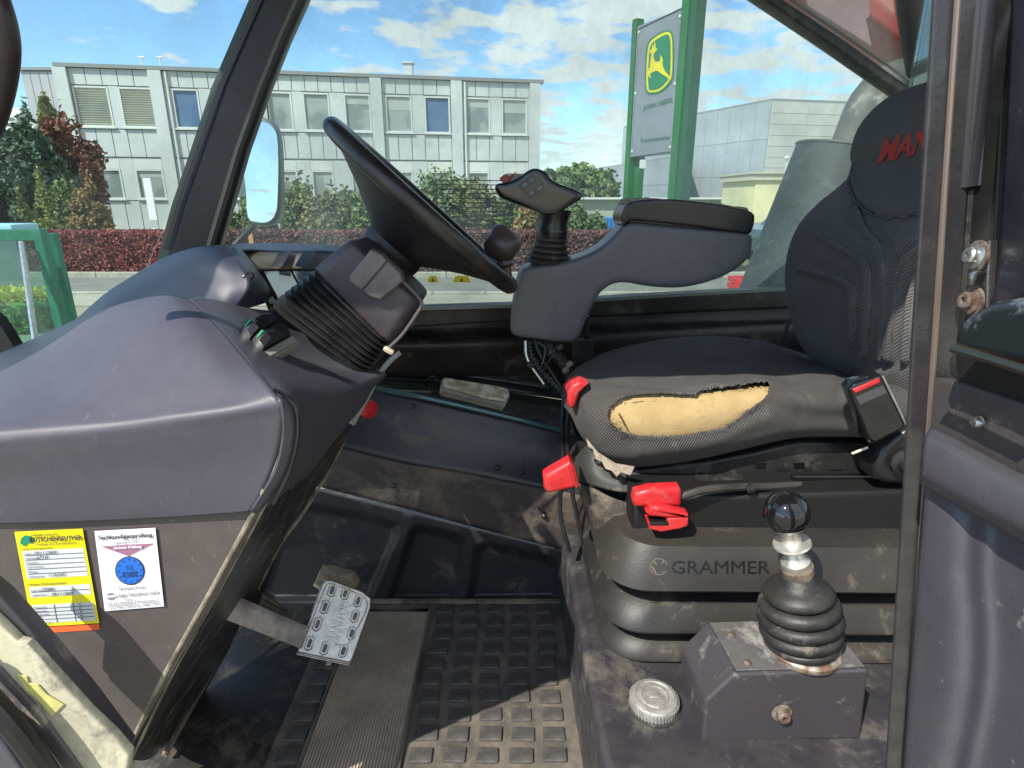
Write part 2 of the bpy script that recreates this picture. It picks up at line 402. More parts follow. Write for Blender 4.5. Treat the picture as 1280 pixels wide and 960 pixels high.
postm = mat('door_post', (.060, .058, .062), .28, .5, col2=(.078, .074, .075), scale=40, bump=.4, bscale=260, scratch=((.22, .19, .17), -.03, (60, 60, 8)))
darkg = mat('dark_green_steel', (.018, .026, .022), .35, .2, col2=(.03, .038, .034), scale=10, bump=.2, bscale=200)
wsm = mat('windscreen_pillar', (.012, .012, .018), .38, col2=(.022, .022, .03), scale=8, bump=.3, bscale=300)
frm = mat('window_frame_black', (.016, .014, .013), .42, col2=(.035, .03, .027), scale=7, bump=.3, bscale=250, dirt=((.12, .10, .085), .2, 9))
doorp = mat('door_panel', (.062, .060, .072), .42, col2=(.070, .067, .078), scale=40, detail=8, bump=.35, bscale=500, bdist=.0009, scratch=((.16, .15, .15), -.015, (60, 60, 60)))
doorb = mat('door_bar', (.062, .052, .052), .40, col2=(.07, .06, .06), scale=40, bump=.5, bscale=400, dirt=((.2, .16, .14), .06, 40))
doorg = mat('door_window_frame', (.010, .014, .022), .3, col2=(.02, .025, .036), scale=18, bump=.3, bscale=150, dirt=((.26, .27, .30), .1, 20))
beig = mat('worn_beige_sill', (.55, .53, .38), .55, col2=(.42, .40, .30), scale=12, bump=.5, bscale=200, dirt=((.14, .11, .10), .38, 14))
yel = mat('yellow_paint', (.66, .62, .20), .6, col2=(.5, .48, .2), scale=40, bump=.4, bscale=200)
cream = mat('cream_plastic', (.86, .79, .58), .4, col2=(.5, .42, .25), scale=40, bump=.2, bscale=300)
spin = mat('brown_knob', (.065, .045, .040), .3, col2=(.09, .065, .058), scale=30, bump=.3, bscale=400)
wheelm = mat('wheel_rim', (.016, .015, .014), .3, col2=(.05, .042, .034), scale=14, lo=.45, hi=.7, bump=.25, bscale=300)
dish = mat('wheel_dish', (.022, .020, .022), .42, col2=(.035, .03, .03), scale=9, bump=.3, bscale=400)
colm = mat('column_cover', (.052, .042, .052), .45, col2=(.075, .062, .07), scale=12, bump=.5, bscale=700, bdist=.0006, dirt=((.18, .16, .15), .2, 16))
colt = mat('column_block', (.12, .10, .10), .5, col2=(.17, .145, .14), scale=18, bump=.5, bscale=600)
padt = mat('worn_pad_top', (.26, .18, .10), .8, col2=(.42, .33, .21), scale=40, bump=.8, bscale=120, dirt=((.05, .04, .03), .3, 60))
white = mat('white_label', (.78, .77, .80), .35)
yell = mat('yellow_label', (.82, .72, .01), .35)
oran = mat('orange_label', (.85, .13, .03), .35)
ink = mat('ink', (.03, .03, .05), .5)
inkg = mat('ink_grey', (.22, .21, .23), .5)
blue = mat('blue_label', (.02, .14, .55), .35)
mauve = mat('mauve_label', (.30, .14, .22), .4)
green = mat('green_label', (.01, .22, .12), .4)
lens = mat('gauge_lens', (.10, .13, .13), .12, coat=.6)
glass = glassm('far_window_glass', dust=.17)
wglass = glassm('windscreen_glass', dust=.09)

# ================================================================== OUTSIDE
def plane_o(name, pts, m, kind='structure'):
    o = mk(name, pts, [tuple(range(len(pts)))], m, smooth=False); o['kind'] = kind; return o
gm = mat('yard_ground', (.30, .28, .20), .9, col2=(.23, .22, .17), scale=.6, bump=.4, bscale=30, dirt=((.17, .17, .13), .3, 2))
asph = mat('asphalt', (.17, .17, .15), .9, col2=(.21, .205, .175), scale=1.5, bump=.4, bscale=60)
pav = mat('pavement_slabs', (.36, .34, .27), .9, col2=(.30, .29, .22), scale=2, bump=.3, bscale=40)
kerbm = mat('kerb_stone', (.40, .38, .31), .85, col2=(.30, .29, .24), scale=9, bump=.4, bscale=50)
grassm = mat('verge_soil', (.10, .12, .04), .95, col2=(.16, .13, .07), scale=2, bump=.4, bscale=20)
plane_o('ground', [(-400, -60, 0), (400, -60, 0), (400, 900, 0), (-400, 900, 0)], gm)
plane_o('road', [(-60, 11.3, .004), (60, 11.3, .004), (60, 13.6, .004), (-60, 13.6, .004)], asph)
plane_o('pavement', [(-60, 9.9, .008), (60, 9.9, .008), (60, 11.12, .008), (-60, 11.12, .008)], pav)
def rng(a, b, s):
    v = a
    while v < b: yield v; v += s
kb_me = None
def kerb_row(y, h, label, grp):
    root = bpy.data.objects.new('kerb', None); C.objects.link(root); root.location = (0, y, 0); root['kind'] = 'structure'
    V, F = rbox_g((0, 0, 0), (.985, .15, h+.1), .012, seg=1); first = None
    for x in rng(-14, 15, 1.0):
        if first is None:
            first = mk('kerb_stone', V, F, kerbm, None); o = first
        else: o = first.copy(); C.objects.link(o)
        o.parent = root; o.location = (x, 0, h/2-.05)
kerb_row(13.7, .12, '', ''); kerb_row(11.21, .05, '', '')
plane_o('verge', [(-60, 13.775, .05), (60, 13.775, .05), (60, 27, .05), (-60, 27, .05)], grassm)

# ---- foliage
def leafm(name, a, b, c=None, sc=3):
    m = mat(name, a, .7, col2=b, scale=sc, lo=.35, hi=.65, dirt=((c or b), .35, sc*3) if c else None); return m
def quad_leaves(pts, size, V, F, elong=1.6, up=.0):
    for p in pts:
        n = Vector((random.gauss(0, 1), random.gauss(0, 1), random.gauss(0, 1)+up)).normalized(); u, v = frame_along(n)
        a = random.random()*6.28; u2 = u*math.cos(a)+v*math.sin(a); v2 = n.cross(u2); s = size*random.uniform(.6, 1.35)
        k = len(V); V += [p-u2*s*elong*.5, p+v2*s*.5, p+u2*s*elong*.5, p-v2*s*.5]; F.append((k, k+1, k+2, k+3))
def crown_pts(c, rad, n, shell=.55, lump=.28, fr=1.3, conic=0.0):
    out = []; c = Vector(c); off = Vector((c.x*3.1, c.y*1.7, 5))
    while len(out) < n:
        d = Vector((random.gauss(0, 1), random.gauss(0, 1), random.gauss(0, 1))).normalized()
        q = 1+lump*2*noise.noise(d*fr*1.6+off)+lump*noise.noise(d*fr*4+off)
        t = random.uniform(shell, 1)**.6*q
        p = Vector((d.x*rad[0]*t, d.y*rad[1]*t, d.z*rad[2]*t))
        if conic: 
            k = (p.z/rad[2]+1)/2; f = max(.05, 1-conic*k); p.x *= f; p.y *= f
        if noise.noise((c+p)*(2.6/max(rad))+off) < -.22: continue
        out.append(c+p)
    return out
barkm = mat('bark', (.09, .07, .05), .9, col2=(.14, .11, .08), scale=20, bump=.6, bscale=60)
def plant(name, label, cat, base, h, rad, m, n, size, conic=0.0, group=None, trunk=.05, lump=.28, zc=None):
    base = Vector(base); t = thing(name, label, cat, base, group)
    zc = zc if zc is not None else h-rad[2]
    V, F = [], []; quad_leaves(crown_pts(base+Vector((0, 0, zc)), rad, n, lump=lump, conic=conic), size, V, F)
    mk('crown', V, F, m, t, smooth=False)
    b = B(); b.add(tube_g([base, base+Vector((.02, 0, zc*.6)), base+Vector((0, 0, zc+rad[2]*.4))], [trunk, trunk*.8, trunk*.3], 7))
    for k in range(6):
        a = k*1.1; s = base+Vector((0, 0, zc*(.35+.1*k)))
        e = base+Vector((math.cos(a)*rad[0]*.6, math.sin(a)*rad[1]*.6, zc+rad[2]*(.1*k-.2)))
        b.add(tube_g([s, (s+e)/2+Vector((0, 0, .05)), e], [trunk*.5, trunk*.35, trunk*.15], 5))
    b.out('trunk', barkm, t); return t
lg_dark = leafm('dark_conifer', (.035, .08, .05), (.08, .13, .075), (.14, .16, .09), 2)
lg_red = leafm('copper_leaves', (.22, .06, .04), (.15, .075, .045), (.30, .13, .07), 2)
lg_lime = leafm('lime_needles', (.24, .27, .06), (.15, .18, .06), (.34, .31, .12), 3)
lg_or = leafm('orange_shrub', (.32, .20, .08), (.18, .16, .06), (.40, .19, .08), 3)
lg_mid = leafm('mid_green', (.11, .17, .05), (.20, .25, .09), (.07, .12, .05), 2)
lg_mix = leafm('mixed_shrub', (.13, .18, .07), (.26, .24, .11), (.24, .14, .08), 2)
lg_hedge = leafm('barberry_leaves', (.32, .07, .06), (.18, .055, .05), (.42, .15, .12), 5)
lg_hd = leafm('barberry_dark', (.20, .075, .065), (.12, .06, .05), (.32, .15, .12), 4)
# hedge: purple barberry, clipped
def hedge(name, label, x0, x1, y0, y1, h, m, n, cat='hedge'):
    t = thing(name, label, cat, ((x0+x1)/2, (y0+y1)/2, .05))
    core = mat('hedge_core_'+name, (.03, .015, .012), .95)
    mk('twig_core', *box2_g((x0+.05, y0+.07, .05), (x1-.05, y1-.07, h-.07)), core, t, smooth=False)
    pts = []
    for _ in range(n):
        r = random.random(); x = random.uniform(x0, x1)
        w = .05*noise.noise(Vector((x*1.3, 0, 2)))+.03*noise.noise(Vector((x*5, 1, 2)))
        if r < .62:
            z = random.uniform(.06, h+w); pts.append(Vector((x, y0+random.uniform(-.02, .12)+.08*noise.noise(Vector((x*2, z*3, 7))), z)))
        elif r < .95: pts.append(Vector((x, random.uniform(y0, y1), h+w+random.uniform(-.08, .03))))
        else: pts.append(Vector((random.choice((x0, x1)), random.uniform(y0, y1), random.uniform(.06, h+w))))
    V, F = [], []; quad_leaves(pts, .05, V, F, 1.5); o = mk('leaves', V, F, m, t, smooth=False)
    return t
hedge('clipped_hedge', 'clipped dark red barberry hedge at the left, beyond the road and before the office', -11.6, -7.6, 14.0, 14.9, .97, lg_hedge, 16000)
hedge('clipped_hedge', 'long dusky red barberry hedge behind the steering wheel and joystick', -7.45, 4.2, 14.3, 15.2, .97, lg_hd, 34000)

# ---- office building
BL = P(70, 76, 26.7); BR = P(676, 98, 30.4); BL.z = BR.z = 0
bu = (BR-BL).normalized(); bn_ = Vector((bu.y, -bu.x, 0))      # outward normal (towards camera)
def fp(px, py): q = RP(px, py, BL, bn_); return (q-BL).dot(bu), q.z
clad = mat('office_cladding', (.50, .53, .53), .55, .05, col2=(.56, .58, .58), scale=1.2, bump=.2, bscale=20)
pil_m = mat('office_pilaster', (.58, .60, .59), .55, .05, col2=(.53, .55, .55), scale=1)
backw = mat('office_joint', (.38, .39, .39), .7)
wfr = mat('office_window_frame', (.62, .63, .60), .45)
paneg = mat('office_pane', (.20, .235, .235), .1, col2=(.32, .355, .34), scale=.8, lo=.45, hi=.55, detail=2, coat=.3)  # patchy tone stands in for reflections and room depth in the panes
paneb = mat('office_pane_blue', (.05, .11, .24), .12, col2=(.10, .16, .28), scale=.8, coat=.3)
blindm = mat('office_blind', (.55, .56, .50), .5, col2=(.62, .62, .52), scale=.8, detail=1)
roofm = mat('office_roof_edge', (.24, .25, .25), .5)
def bz(py, px=130): return fp(px, py)[1]
ztop = bz(84); zw1t = bz(108); zw1b = bz(159); zb2 = bz(197); zg_t = bz(211); zg_b = bz(249); 
off = thing('office_building', 'two-storey office clad in pale grey metal panels with rows of windows', 'building', (BL+BR)/2)
wid = (BR-BL).length; RB = Matrix((bu, -bn_, Vector((0, 0, 1)))).transposed()
def bpt(u, d, z): return BL+bu*u-bn_*d+Vector((0, 0, z))      # d: depth behind facade face
def bbox(u0, u1, d0, d1, z0, z1): return box_g(bpt((u0+u1)/2, (d0+d1)/2, (z0+z1)/2), (u1-u0, d1-d0, z1-z0), RB)
mk('wall', *bbox(0.02, wid-.02, .12, 11, 0, ztop-.05), backw, off, smooth=False)
mk('roof', *bbox(-.12, wid+.12, -.12, 11.1, ztop-.04, ztop+.10), roofm, off, smooth=False)
cells = {}
def inst(key, name, VF, m, parent, loc):
    """piece sharing mesh data; VF in local axes of the building"""
    if key not in cells:
        me = bpy.data.meshes.new(name); me.from_pydata([tuple(v) for v in VF[0]], [], VF[1]); me.update(); me.materials.append(m); cells[key] = me
    o = bpy.data.objects.new(name, cells[key]); C.objects.link(o); o.parent = parent
    M_ = Matrix.Translation(loc) @ RB.to_4x4(); o.matrix_parent_inverse = parent_inv(parent) if parent.type == 'EMPTY' else Matrix()
    o.matrix_basis = M_; return o
pil_px = [88, 203, 305, 388, 472, 571, 668]
pil_px = [88, 203, 328, 472, 571, 668]
pil_u = [fp(x, 150)[0] for x in pil_px]; pw = .50
for u in pil_u:
    o = mk('pilaster', *bbox(u-pw/2, u+pw/2, -.14, .12, 0, ztop-.06), pil_m, off, smooth=False)
win_px = [(120, 44, 'b'), (175, 42, 'b'), (236, 33, 'd'), (285, 33, 'g'), (352, 30, 'g'), (397, 33, 'g'), (448, 33, 'g'), (499, 33, 'g'), (547, 32, 'd'), (597, 32, 'g'), (643, 32, 'g')]
def window(u, w, z0, z1, k):
    f = B(); t = .07
    f.add(bbox(u-w/2, u+w/2, -.02, .12, z0, z0+t)); f.add(bbox(u-w/2, u+w/2, -.02, .12, z1-t, z1))
    f.add(bbox(u-w/2, u-w/2+t, -.018, .12, z0+t, z1-t)); f.add(bbox(u+w/2-t, u+w/2, -.018, .12, z0+t, z1-t))
    f.add(bbox(u-w/2-.06, u+w/2+.06, -.08, -.021, z0-.05, z0+.01))
    o = f.out('window', wfr, off, smooth=False)
    mk('pane', *bbox(u-w/2+t, u+w/2-t, .06, .11, z0+t, z1-t), {'g': paneg, 'd': paneb, 'b': paneg}[k], o, smooth=False)
    if k == 'g' and random.random() < .55:
        f_ = random.choice((.22, .35, .5)); sd_ = random.random() < .4
        mk('roller_blind' if not sd_ else 'curtain', *(bbox(u-w/2+t, u+w/2-t, .05, .058, z1-t-(z1-z0)*f_, z1-t) if not sd_ else bbox(u+w*.05, u+w/2-t, .05, .058, z0+t, z1-t)), mat('blind_'+str(round(u, 1)), (.42, .45, .42), .5), o, smooth=False)
    if k == 'b':
        b = B(); nn = 16; H = (z1-z0-2*t)/nn
        for i in range(nn):
            zc = z0+t+(i+.5)*H; q = Matrix.Rotation(D2R(50), 3, 'X'); b.add(box_g(bpt(u, .03, zc), (w-2*t, .008, H*1.02), RB @ q))
        b.out('blind', blindm, o, smooth=False)
wins = []
for px, w, k in win_px:
    u = fp(px, 150)[0]; ww = fp(px+w/2, 150)[0]-fp(px-w/2, 150)[0]; wins.append((u, ww, k)); window(u, ww, zw1b, zw1t, k)
    kk = 'g'; window(u, ww*.86, zg_b, zg_t, kk)
# cladding panels between pilasters, pieces with open joints
bands = [(zw1t+.06, ztop-.06), (zb2+.05, zw1b-.08), (.1, zg_b-.08)]
for i in range(len(pil_u)-1):
    a = pil_u[i]+pw/2+.01; b = pil_u[i+1]-pw/2-.01; n = max(4, round((b-a)/.58)); s = (b-a)/n
    for bi, (z0, z1) in enumerate(bands):
        for k in range(n):
            key = ('p', round(s, 3), bi); inst(key, 'wall_panel', box_g((0, 0, 0), (s-.03, .08, z1-z0)), clad, off, bpt(a+(k+.5)*s, .05+random.uniform(-.004, .004), (z0+z1)/2))
    # narrow fillers between windows of this bay (mullion panels)
    ws = [w for w in wins if a-.1 < w[0] < b+.1]
    for (z0, z1, sc) in ((zw1b-.04, zw1t+.03, 1), (zg_b-.04, zb2-.02, .86)):
        edges = [a]+sum([[w[0]-w[1]/2*sc, w[0]+w[1]/2*sc] for w in ws], [])+[b]
        for q in range(0, len(edges), 2):
            if edges[q+1]-edges[q] > .05:
                mk('mullion_panel', *bbox(edges[q]+.01, edges[q+1]-.01, .0, .11, z0, z1), pil_m, off, smooth=False)
        if sc < 1:
            for w in ws: mk('lintel_panel', *bbox(w[0]-w[1]/2*sc, w[0]+w[1]/2*sc, .0, .11, zg_t+.01, zb2-.03), wfr, off, smooth=False)
for u in (pil_u[1]+.42, pil_u[4]+.40):
    mk('downpipe', *tube_g([bpt(u, -.06, .1), bpt(u, -.06, ztop-.1)], .05, 8), wfr, off)
q_ = bpt(wid*.62, 3, ztop); b = B(); b.add(box2_g((q_.x-1.1, q_.y, ztop+.1), (q_.x+.9, q_.y+1.4, ztop+.45))); b.out('roof_hatch', roofm, off, smooth=False)
# roof clutter
def opix(px, py, d=30.0): return P(px, py, d)
q = opix(506, 88, 31); mk('vent', *box2_g((q.x-.45, q.y, ztop+.1), (q.x+.35, q.y+.8, ztop+.42)), roofm, off, smooth=False)
b = B(); b.add(box2_g((q.x-.1, q.y+.2, ztop+.42), (q.x+.32, q.y+.6, ztop+.95))); b.add(box2_g((q.x-.16, q.y+.14, ztop+.95), (q.x+.38, q.y+.66, ztop+1.02))); b.out('chimney', clad, off, smooth=False)
for px in (178, 201):
    q = opix(px, 80, 28); b = B(); b.add(tube_g([(q.x, q.y, ztop), (q.x, q.y, ztop+.62)], .03, 6)); b.add(tube_g([(q.x-.13, q.y, ztop+.56), (q.x+.13, q.y, ztop+.56)], .035, 6)); b.out('antenna', wfr, off)
# wing behind at the left
wl = P(25, 88, 31); wr = P(92, 90, 31)
wing = thing('office_wing', 'lower recessed wing at the far left end of the grey office', 'building', (wl.x/2+wr.x/2, 31.5, 0))
pinkish = mat('wing_cladding', (.40, .39, .42), .5, .1, col2=(.45, .43, .45), scale=.8)
mk('wall', *box2_g((wl.x, 31.1, 0), (wr.x+2, 38, wl.z)), backw, wing, smooth=False)
mk('roof', *box2_g((wl.x-.15, 30.9, wl.z), (wr.x+2, 38.1, wl.z+.12)), roofm, wing, smooth=False)
n = 6; s = (wr.x-wl.x)/n
me0 = None
for k in range(n):
    V, F = box_g((0, 0, 0), (s-.03, .08, wl.z-.1))
    if me0 is None: o = mk('wall_panel', V, F, pinkish, wing, smooth=False); me0 = o
    else: o = me0.copy(); C.objects.link(o)
    o.location = (wl.x+(k+.5)*s, 31.05, wl.z/2)
ll = P(20, 130, 40); 
hs = thing('far_house', 'small pale gabled house roof beyond the left trees', 'building', (ll.x-2.2, 42, 0))
mk('wall', *box2_g((ll.x-8, 40, 0), (ll.x+.5, 46, 5.0)), blindm, hs, smooth=False)
mk('roof', [(ll.x-8.3, 39.8, 5), (ll.x+.8, 39.8, 5), (ll.x+.8, 46, 5), (ll.x-8.3, 46, 5), (ll.x-8.3, 43, 7.4), (ll.x+.8, 43, 7.4)], [(0, 1, 5, 4), (3, 4, 5, 2), (1, 2, 5), (0, 4, 3), (0, 3, 2, 1)], mat('far_roof', (.5, .48, .42), .7), hs, smooth=False)

# ---- warehouses to the right
whl = mat('warehouse_cladding', (.36, .385, .41), .5, .1, col2=(.40, .42, .44), scale=.15)
whr = mat('warehouse_front', (.50, .50, .47), .5, col2=(.54, .535, .50), scale=.1)
c0 = P(966, 126, 90); c1 = P(780, 161, 124); c2 = P(1140, 133, 95); H = c0.z
wh = thing('warehouse', 'tall grey warehouse with a ribbed long side and pale front', 'building', (c0.x, c0.y, 0))
def wallp(a, b_, H0, H1, m, parent, th=.3, name='wall'):
    a = Vector((a[0], a[1], 0)); b_ = Vector((b_[0], b_[1], 0)); e = (b_-a).normalized(); nn = Vector((e.y, -e.x, 0))
    if nn.dot(CAM-a) < 0: nn = -nn
    V = [a+Vector((0, 0, H0)), b_+Vector((0, 0, H0)), b_+Vector((0, 0, H1)), a+Vector((0, 0, H1))]
    return slab(name, V, -nn, th, m, parent, smooth=False)
def clad_wall(a, b_, H, m, parent, nx, nz, z0=0):
    a = Vector((a[0], a[1], 0)); b_ = Vector((b_[0], b_[1], 0)); e = b_-a; Ln = e.length; e.normalize(); nn = Vector((e.y, -e.x, 0))
    if nn.dot(CAM-a) < 0: nn = -nn
    R = Matrix((e, -nn, Vector((0, 0, 1)))).transposed(); first = None
    for i in range(nx):
        for k in range(nz):
            w = Ln/nx; h = (H-z0)/nz
            if first is None: first = mk('wall_panel', *box_g((0, 0, 0), (w-.05, .2, h-.05)), m, parent, smooth=False); o = first
            else: o = first.copy(); C.objects.link(o)
            o.matrix_basis = Matrix.Translation(a+e*(i+.5)*w+Vector((0, 0, z0+(k+.5)*h))+nn*.1) @ R.to_4x4()
wallp(c0, c1, 0, H, backw, wh); wallp(c0, c2, 0, H, backw, wh)
clad_wall(c0, c1, H-.1, whl, wh, 14, 3); clad_wall(c0, c2, H-.1, whr, wh, 4, 10)
mk('roof', [(c0.x, c0.y, H), (c1.x, c1.y, H), (c1.x+30, c1.y+10, H), (c2.x, c2.y, H), (c0.x, c0.y, H+.3), (c1.x, c1.y, H+.3), (c1.x+30, c1.y+10, H+.3), (c2.x, c2.y, H+.3)], [(0, 1, 5, 4), (1, 2, 6, 5), (2, 3, 7, 6), (3, 0, 4, 7), (4, 5, 6, 7), (3, 2, 1, 0)], roofm, wh, smooth=False)
d0 = P(734, 213, 128); d1 = P(862, 194, 83)
lh = thing('low_hall', 'lower grey hall standing left of the tall warehouse', 'building', (d0.x, d0.y, 0))
wallp(d0, d1, 0, d0.z, backw, lh); wallp(d1, (d1.x*1.3, d1.y*1.3), 0, d0.z, whl, lh); clad_wall(d1, d0, d0.z, whl, lh, 10, 2)
mk('roof', [(d0.x, d0.y, d0.z), (d1.x, d1.y, d0.z), (d1.x*1.3, d1.y*1.3, d0.z), (d0.x+25, d0.y+20, d0.z), (d0.x, d0.y, d0.z+.2), (d1.x, d1.y, d0.z+.2), (d1.x*1.3, d1.y*1.3, d0.z+.2), (d0.x+25, d0.y+20, d0.z+.2)], [(0, 1, 5, 4), (1, 2, 6, 5), (2, 3, 7, 6), (3, 0, 4, 7), (4, 5, 6, 7), (3, 2, 1, 0)], roofm, lh, smooth=False)
# white low shed roof
s0 = P(715, 251, 62); s1 = P(950, 251, 62)
sh = thing('long_shed', 'long low white shed in front of the warehouse', 'building', (s0.x+8, 62, 0))
mk('wall', *box2_g((s0.x, 62, 0), (s1.x, 70, 1.55)), mat('shed_wall', (.30, .33, .28), .8), sh, smooth=False)
mk('roof', *box2_g((s0.x-.6, 61.3, 1.56), (s1.x+.6, 70.5, 1.75)), mat('shed_roof', (.62, .64, .62), .6), sh, smooth=False)
# cream flat-roofed building
y0 = P(945, 215, 45); y1 = P(1052, 212, 45)
yb = thing('flat_roofed_building', 'small cream building with a flat overhanging roof edge', 'building', ((y0.x+y1.x)/2, 46, 0))
mk('wall', *box2_g((y0.x+.1, 45.1, 0), (y1.x, 52, y0.z-.55)), mat('cream_render', (.62, .58, .34), .8, col2=(.56, .53, .33), scale=.6), yb, smooth=False)
b = B(); b.add(box2_g((y0.x-.15, 44.9, y0.z-.55), (y1.x, 52.2, y0.z-.12))); b.add(box2_g((y0.x-.25, 44.75, y0.z-.12), (y1.x, 52.3, y0.z+.02))); b.out('roof', mat('cream_fascia', (.50, .48, .36), .6), yb, smooth=False)
# thin lamp mast
q = P(983, 205, 60); lm = thing('lamp_post', 'thin lamp post in front of the pale warehouse front', 'street lamp', (q.x, 60, 0))
mk('pole', *tube_g([(q.x, 60, 0), (q.x, 60, P(983, 196, 60).z)], .06, 8), wfr, lm); mk('lamp_head', *lathe_g([(.05, 0), (.28, .1), (.3, .25), (.1, .38)], (q.x, 60, P(983, 200, 60).z)), wfr, lm)
q = P(1127, 120, 30); fm = thing('flag_mast', 'thin mast rising beside the bent intake pipe', 'pole', (q.x, 30, 0)); mk('pole', *tube_g([(q.x, 30, 0), (q.x, 30, 9)], .05, 8), roofm, fm)
# blue container
q0 = P(738, 274, 30); q1 = P(800, 274, 30); ct = thing('blue_container', 'low blue container behind the dusky hedge', 'container', ((q0.x+q1.x)/2, 31, 0))
bl = mat('blue_paint', (.03, .17, .45), .5)
mk('container_body', *box2_g((q0.x, 30, 0), (q1.x, 32, .78)), bl, ct, smooth=False)
rb = None
for i in range(14):
    x = q0.x+.1+i*(q1.x-q0.x-.2)/13
    if rb is None: rb = mk('rib', *box_g((0, 0, 0), (.07, .06, .7)), bl, ct, smooth=False); o = rb
    else: o = rb.copy(); C.objects.link(o)
    o.location = (x, 29.97, .42)
# parked car (behind the glass, right of the armrest)
def car(x, y, label, body_m, grp=None, rot=0.0, s=1.0):
    t = thing('parked_car', label, 'car', (0, 0, 0))
    prof = [(-2.1, .35), (-2.15, .7), (-2.0, .9), (-1.2, .98), (-.65, 1.38), (.9, 1.42), (1.55, 1.0), (2.1, .9), (2.15, .5), (2.1, .3)]
    slab('body', [Vector((a, -.85, z)) for a, z in prof], (0, 1, 0), 1.7, body_m, t, r=.12)
    gl = mat('car_glass', (.04, .06, .06), .05)
    slab('window', [Vector((a, -.865, z)) for a, z in ((-1.0, 1.0), (-.55, 1.32), (.1, 1.34), (.1, 1.0))], (0, 1, 0), .02, gl, t)
    slab('window', [Vector((a, -.865, z)) for a, z in ((.18, 1.0), (.18, 1.34), (.85, 1.34), (1.3, 1.02))], (0, 1, 0), .02, gl, t)
    mk('trim_strip', *box_g((0, -.87, .62), (3.6, .02, .04)), wfr, t)
    for wx in (-1.3, 1.35):
        w = mk('wheel', *lathe_g([(.1, -.02), (.32, 0), (.33, .05), (.33, .18), (.1, .2)], (wx, -.8, .33), (0, -1, 0)), rub, t); mk('rim', *lathe_g([(.02, 0), (.2, 0), (.21, .02), (.02, .03)], (wx, -1.0, .33), (0, -1, 0)), alu, w)
        w = mk('wheel', *lathe_g([(.1, -.02), (.32, 0), (.33, .05), (.33, .18), (.1, .2)], (wx, .6, .33), (0, 1, 0)), rub, t)
    t.location = (x, y, .01); t.rotation_euler = (0, 0, rot)
    for c in t.children: c.matrix_parent_inverse = Matrix()
q = P(1012, 300, 17.5); car(q.x, 17.5, 'dark grey-green car parked beyond the window, right of the armrest', mat('car_green', (.05, .085, .08), .25, coat=.6), rot=.25)
q = P(1150, 300, 22); car(q.x, 22.5, 'silver car parked at the far right behind the intake drum', mat('car_silver', (.4, .42, .42), .3, .6, coat=.6), rot=.1)
q0 = P(912, 356, 11.0); cr_ = thing('red_crate', 'small red crate on the yard below the armrest tip', 'crate', (q0.x+.3, 10.8, 0))
b = B()
for zz_ in (.03, .15, .27): b.add(box2_g((q0.x, 10.7, zz_), (q0.x+.62, 10.73, zz_+.09))); b.add(box2_g((q0.x, 11.1, zz_), (q0.x+.62, 11.13, zz_+.09))); b.add(box2_g((q0.x, 10.731, zz_), (q0.x+.03, 11.099, zz_+.09))); b.add(box2_g((q0.x+.59, 10.731, zz_), (q0.x+.62, 11.099, zz_+.09)))
b.out('side_slats', redp, cr_, smooth=False); mk('crate_base', *box2_g((q0.x+.035, 10.735, .01), (q0.x+.585, 11.095, .028)), redp, cr_, smooth=False)
gr = mat('yellow_green_verge', (.42, .42, .12), .9, col2=(.30, .33, .10), scale=3)
q0 = P(836, 362, 11.2); q1 = P(880, 362, 11.2)
o = mk('flower_strip', *rbox_g(((q0.x+q1.x)/2, 10.6, .06), (q1.x-q0.x, .35, .12), .03), gr); tag(o, 'low yellow-green planted strip under the armrest', 'flower bed')
# sign pylon
SL = P(797, 33, 13.6); SR = P(855, 5, 12.36); sx = Vector((SR.x-SL.x, SR.y-SL.y, 0)).normalized(); sn = Vector((sx.y, -sx.x, 0))
if sn.dot(CAM-SL) < 0: sn = -sn
def S(px, py, off=0.0): return RP(px, py, SL+sn*off, sn)
sg = thing('dealer_sign', 'tall grey dealer sign with leaping deer emblem between two green posts', 'sign', ((SL.x+SR.x)/2, (SL.y+SR.y)/2, 0))
sgm = mat('sign_panel', (.21, .22, .25), .45, col2=(.23, .24, .27), scale=1)
sgr = mat('sign_green', (.015, .12, .03), .4, col2=(.022, .155, .045), scale=2); sgy = mat('emblem_yellow', (.75, .60, .02), .4); sge = mat('emblem_green', (.01, .19, .08), .4)
pb = [S(796, 33), S(856, 5), S(846, 190), S(787, 198)]
lo_z = (S(787, 198).z+S(846, 190).z)/2; hi_z = SL.z; Lw = (Vector((SR.x-SL.x, SR.y-SL.y))).length
A0 = Vector((SL.x, SL.y, 0))
def sb(u0, u1, d0, d1, z0, z1): R = Matrix((sx, -sn, Vector((0, 0, 1)))).transposed(); return box_g(A0+sx*(u0+u1)/2-sn*(d0+d1)/2+Vector((0, 0, (z0+z1)/2)), (u1-u0, d1-d0, z1-z0), R)
mk('sign_panel', *sb(0, Lw, 0, .12, lo_z, hi_z), sgm, sg, smooth=False)
b = B(); b.add(sb(-.16, -.01, -.02, .16, 0, hi_z+.15)); b.add(sb(-.01, .14, .14, .28, 0, lo_z+.3)); b.out('post', sgr, sg, smooth=False)
b = B(); b.add(sb(Lw+.005, Lw+.2, -.05, .16, 0, hi_z+.6)); b.out('post', sgr, sg, smooth=False)
b = B(); b.add(sb(Lw+.2, Lw+.37, -.02, .20, 0, hi_z+.6)); b.out('post', mat('sign_dark_green', (.012, .07, .035), .4, col2=(.02, .11, .05), scale=20), sg, smooth=False)
def z3(pts, off, th, name, m, parent, sm=0):
    w = [S(660+x/5.333, y/5.333, off) for x, y in pts]
    if sm: w = spl(w, sm, True)
    return slab(name, w, -sn, th, m, parent, smooth=False)
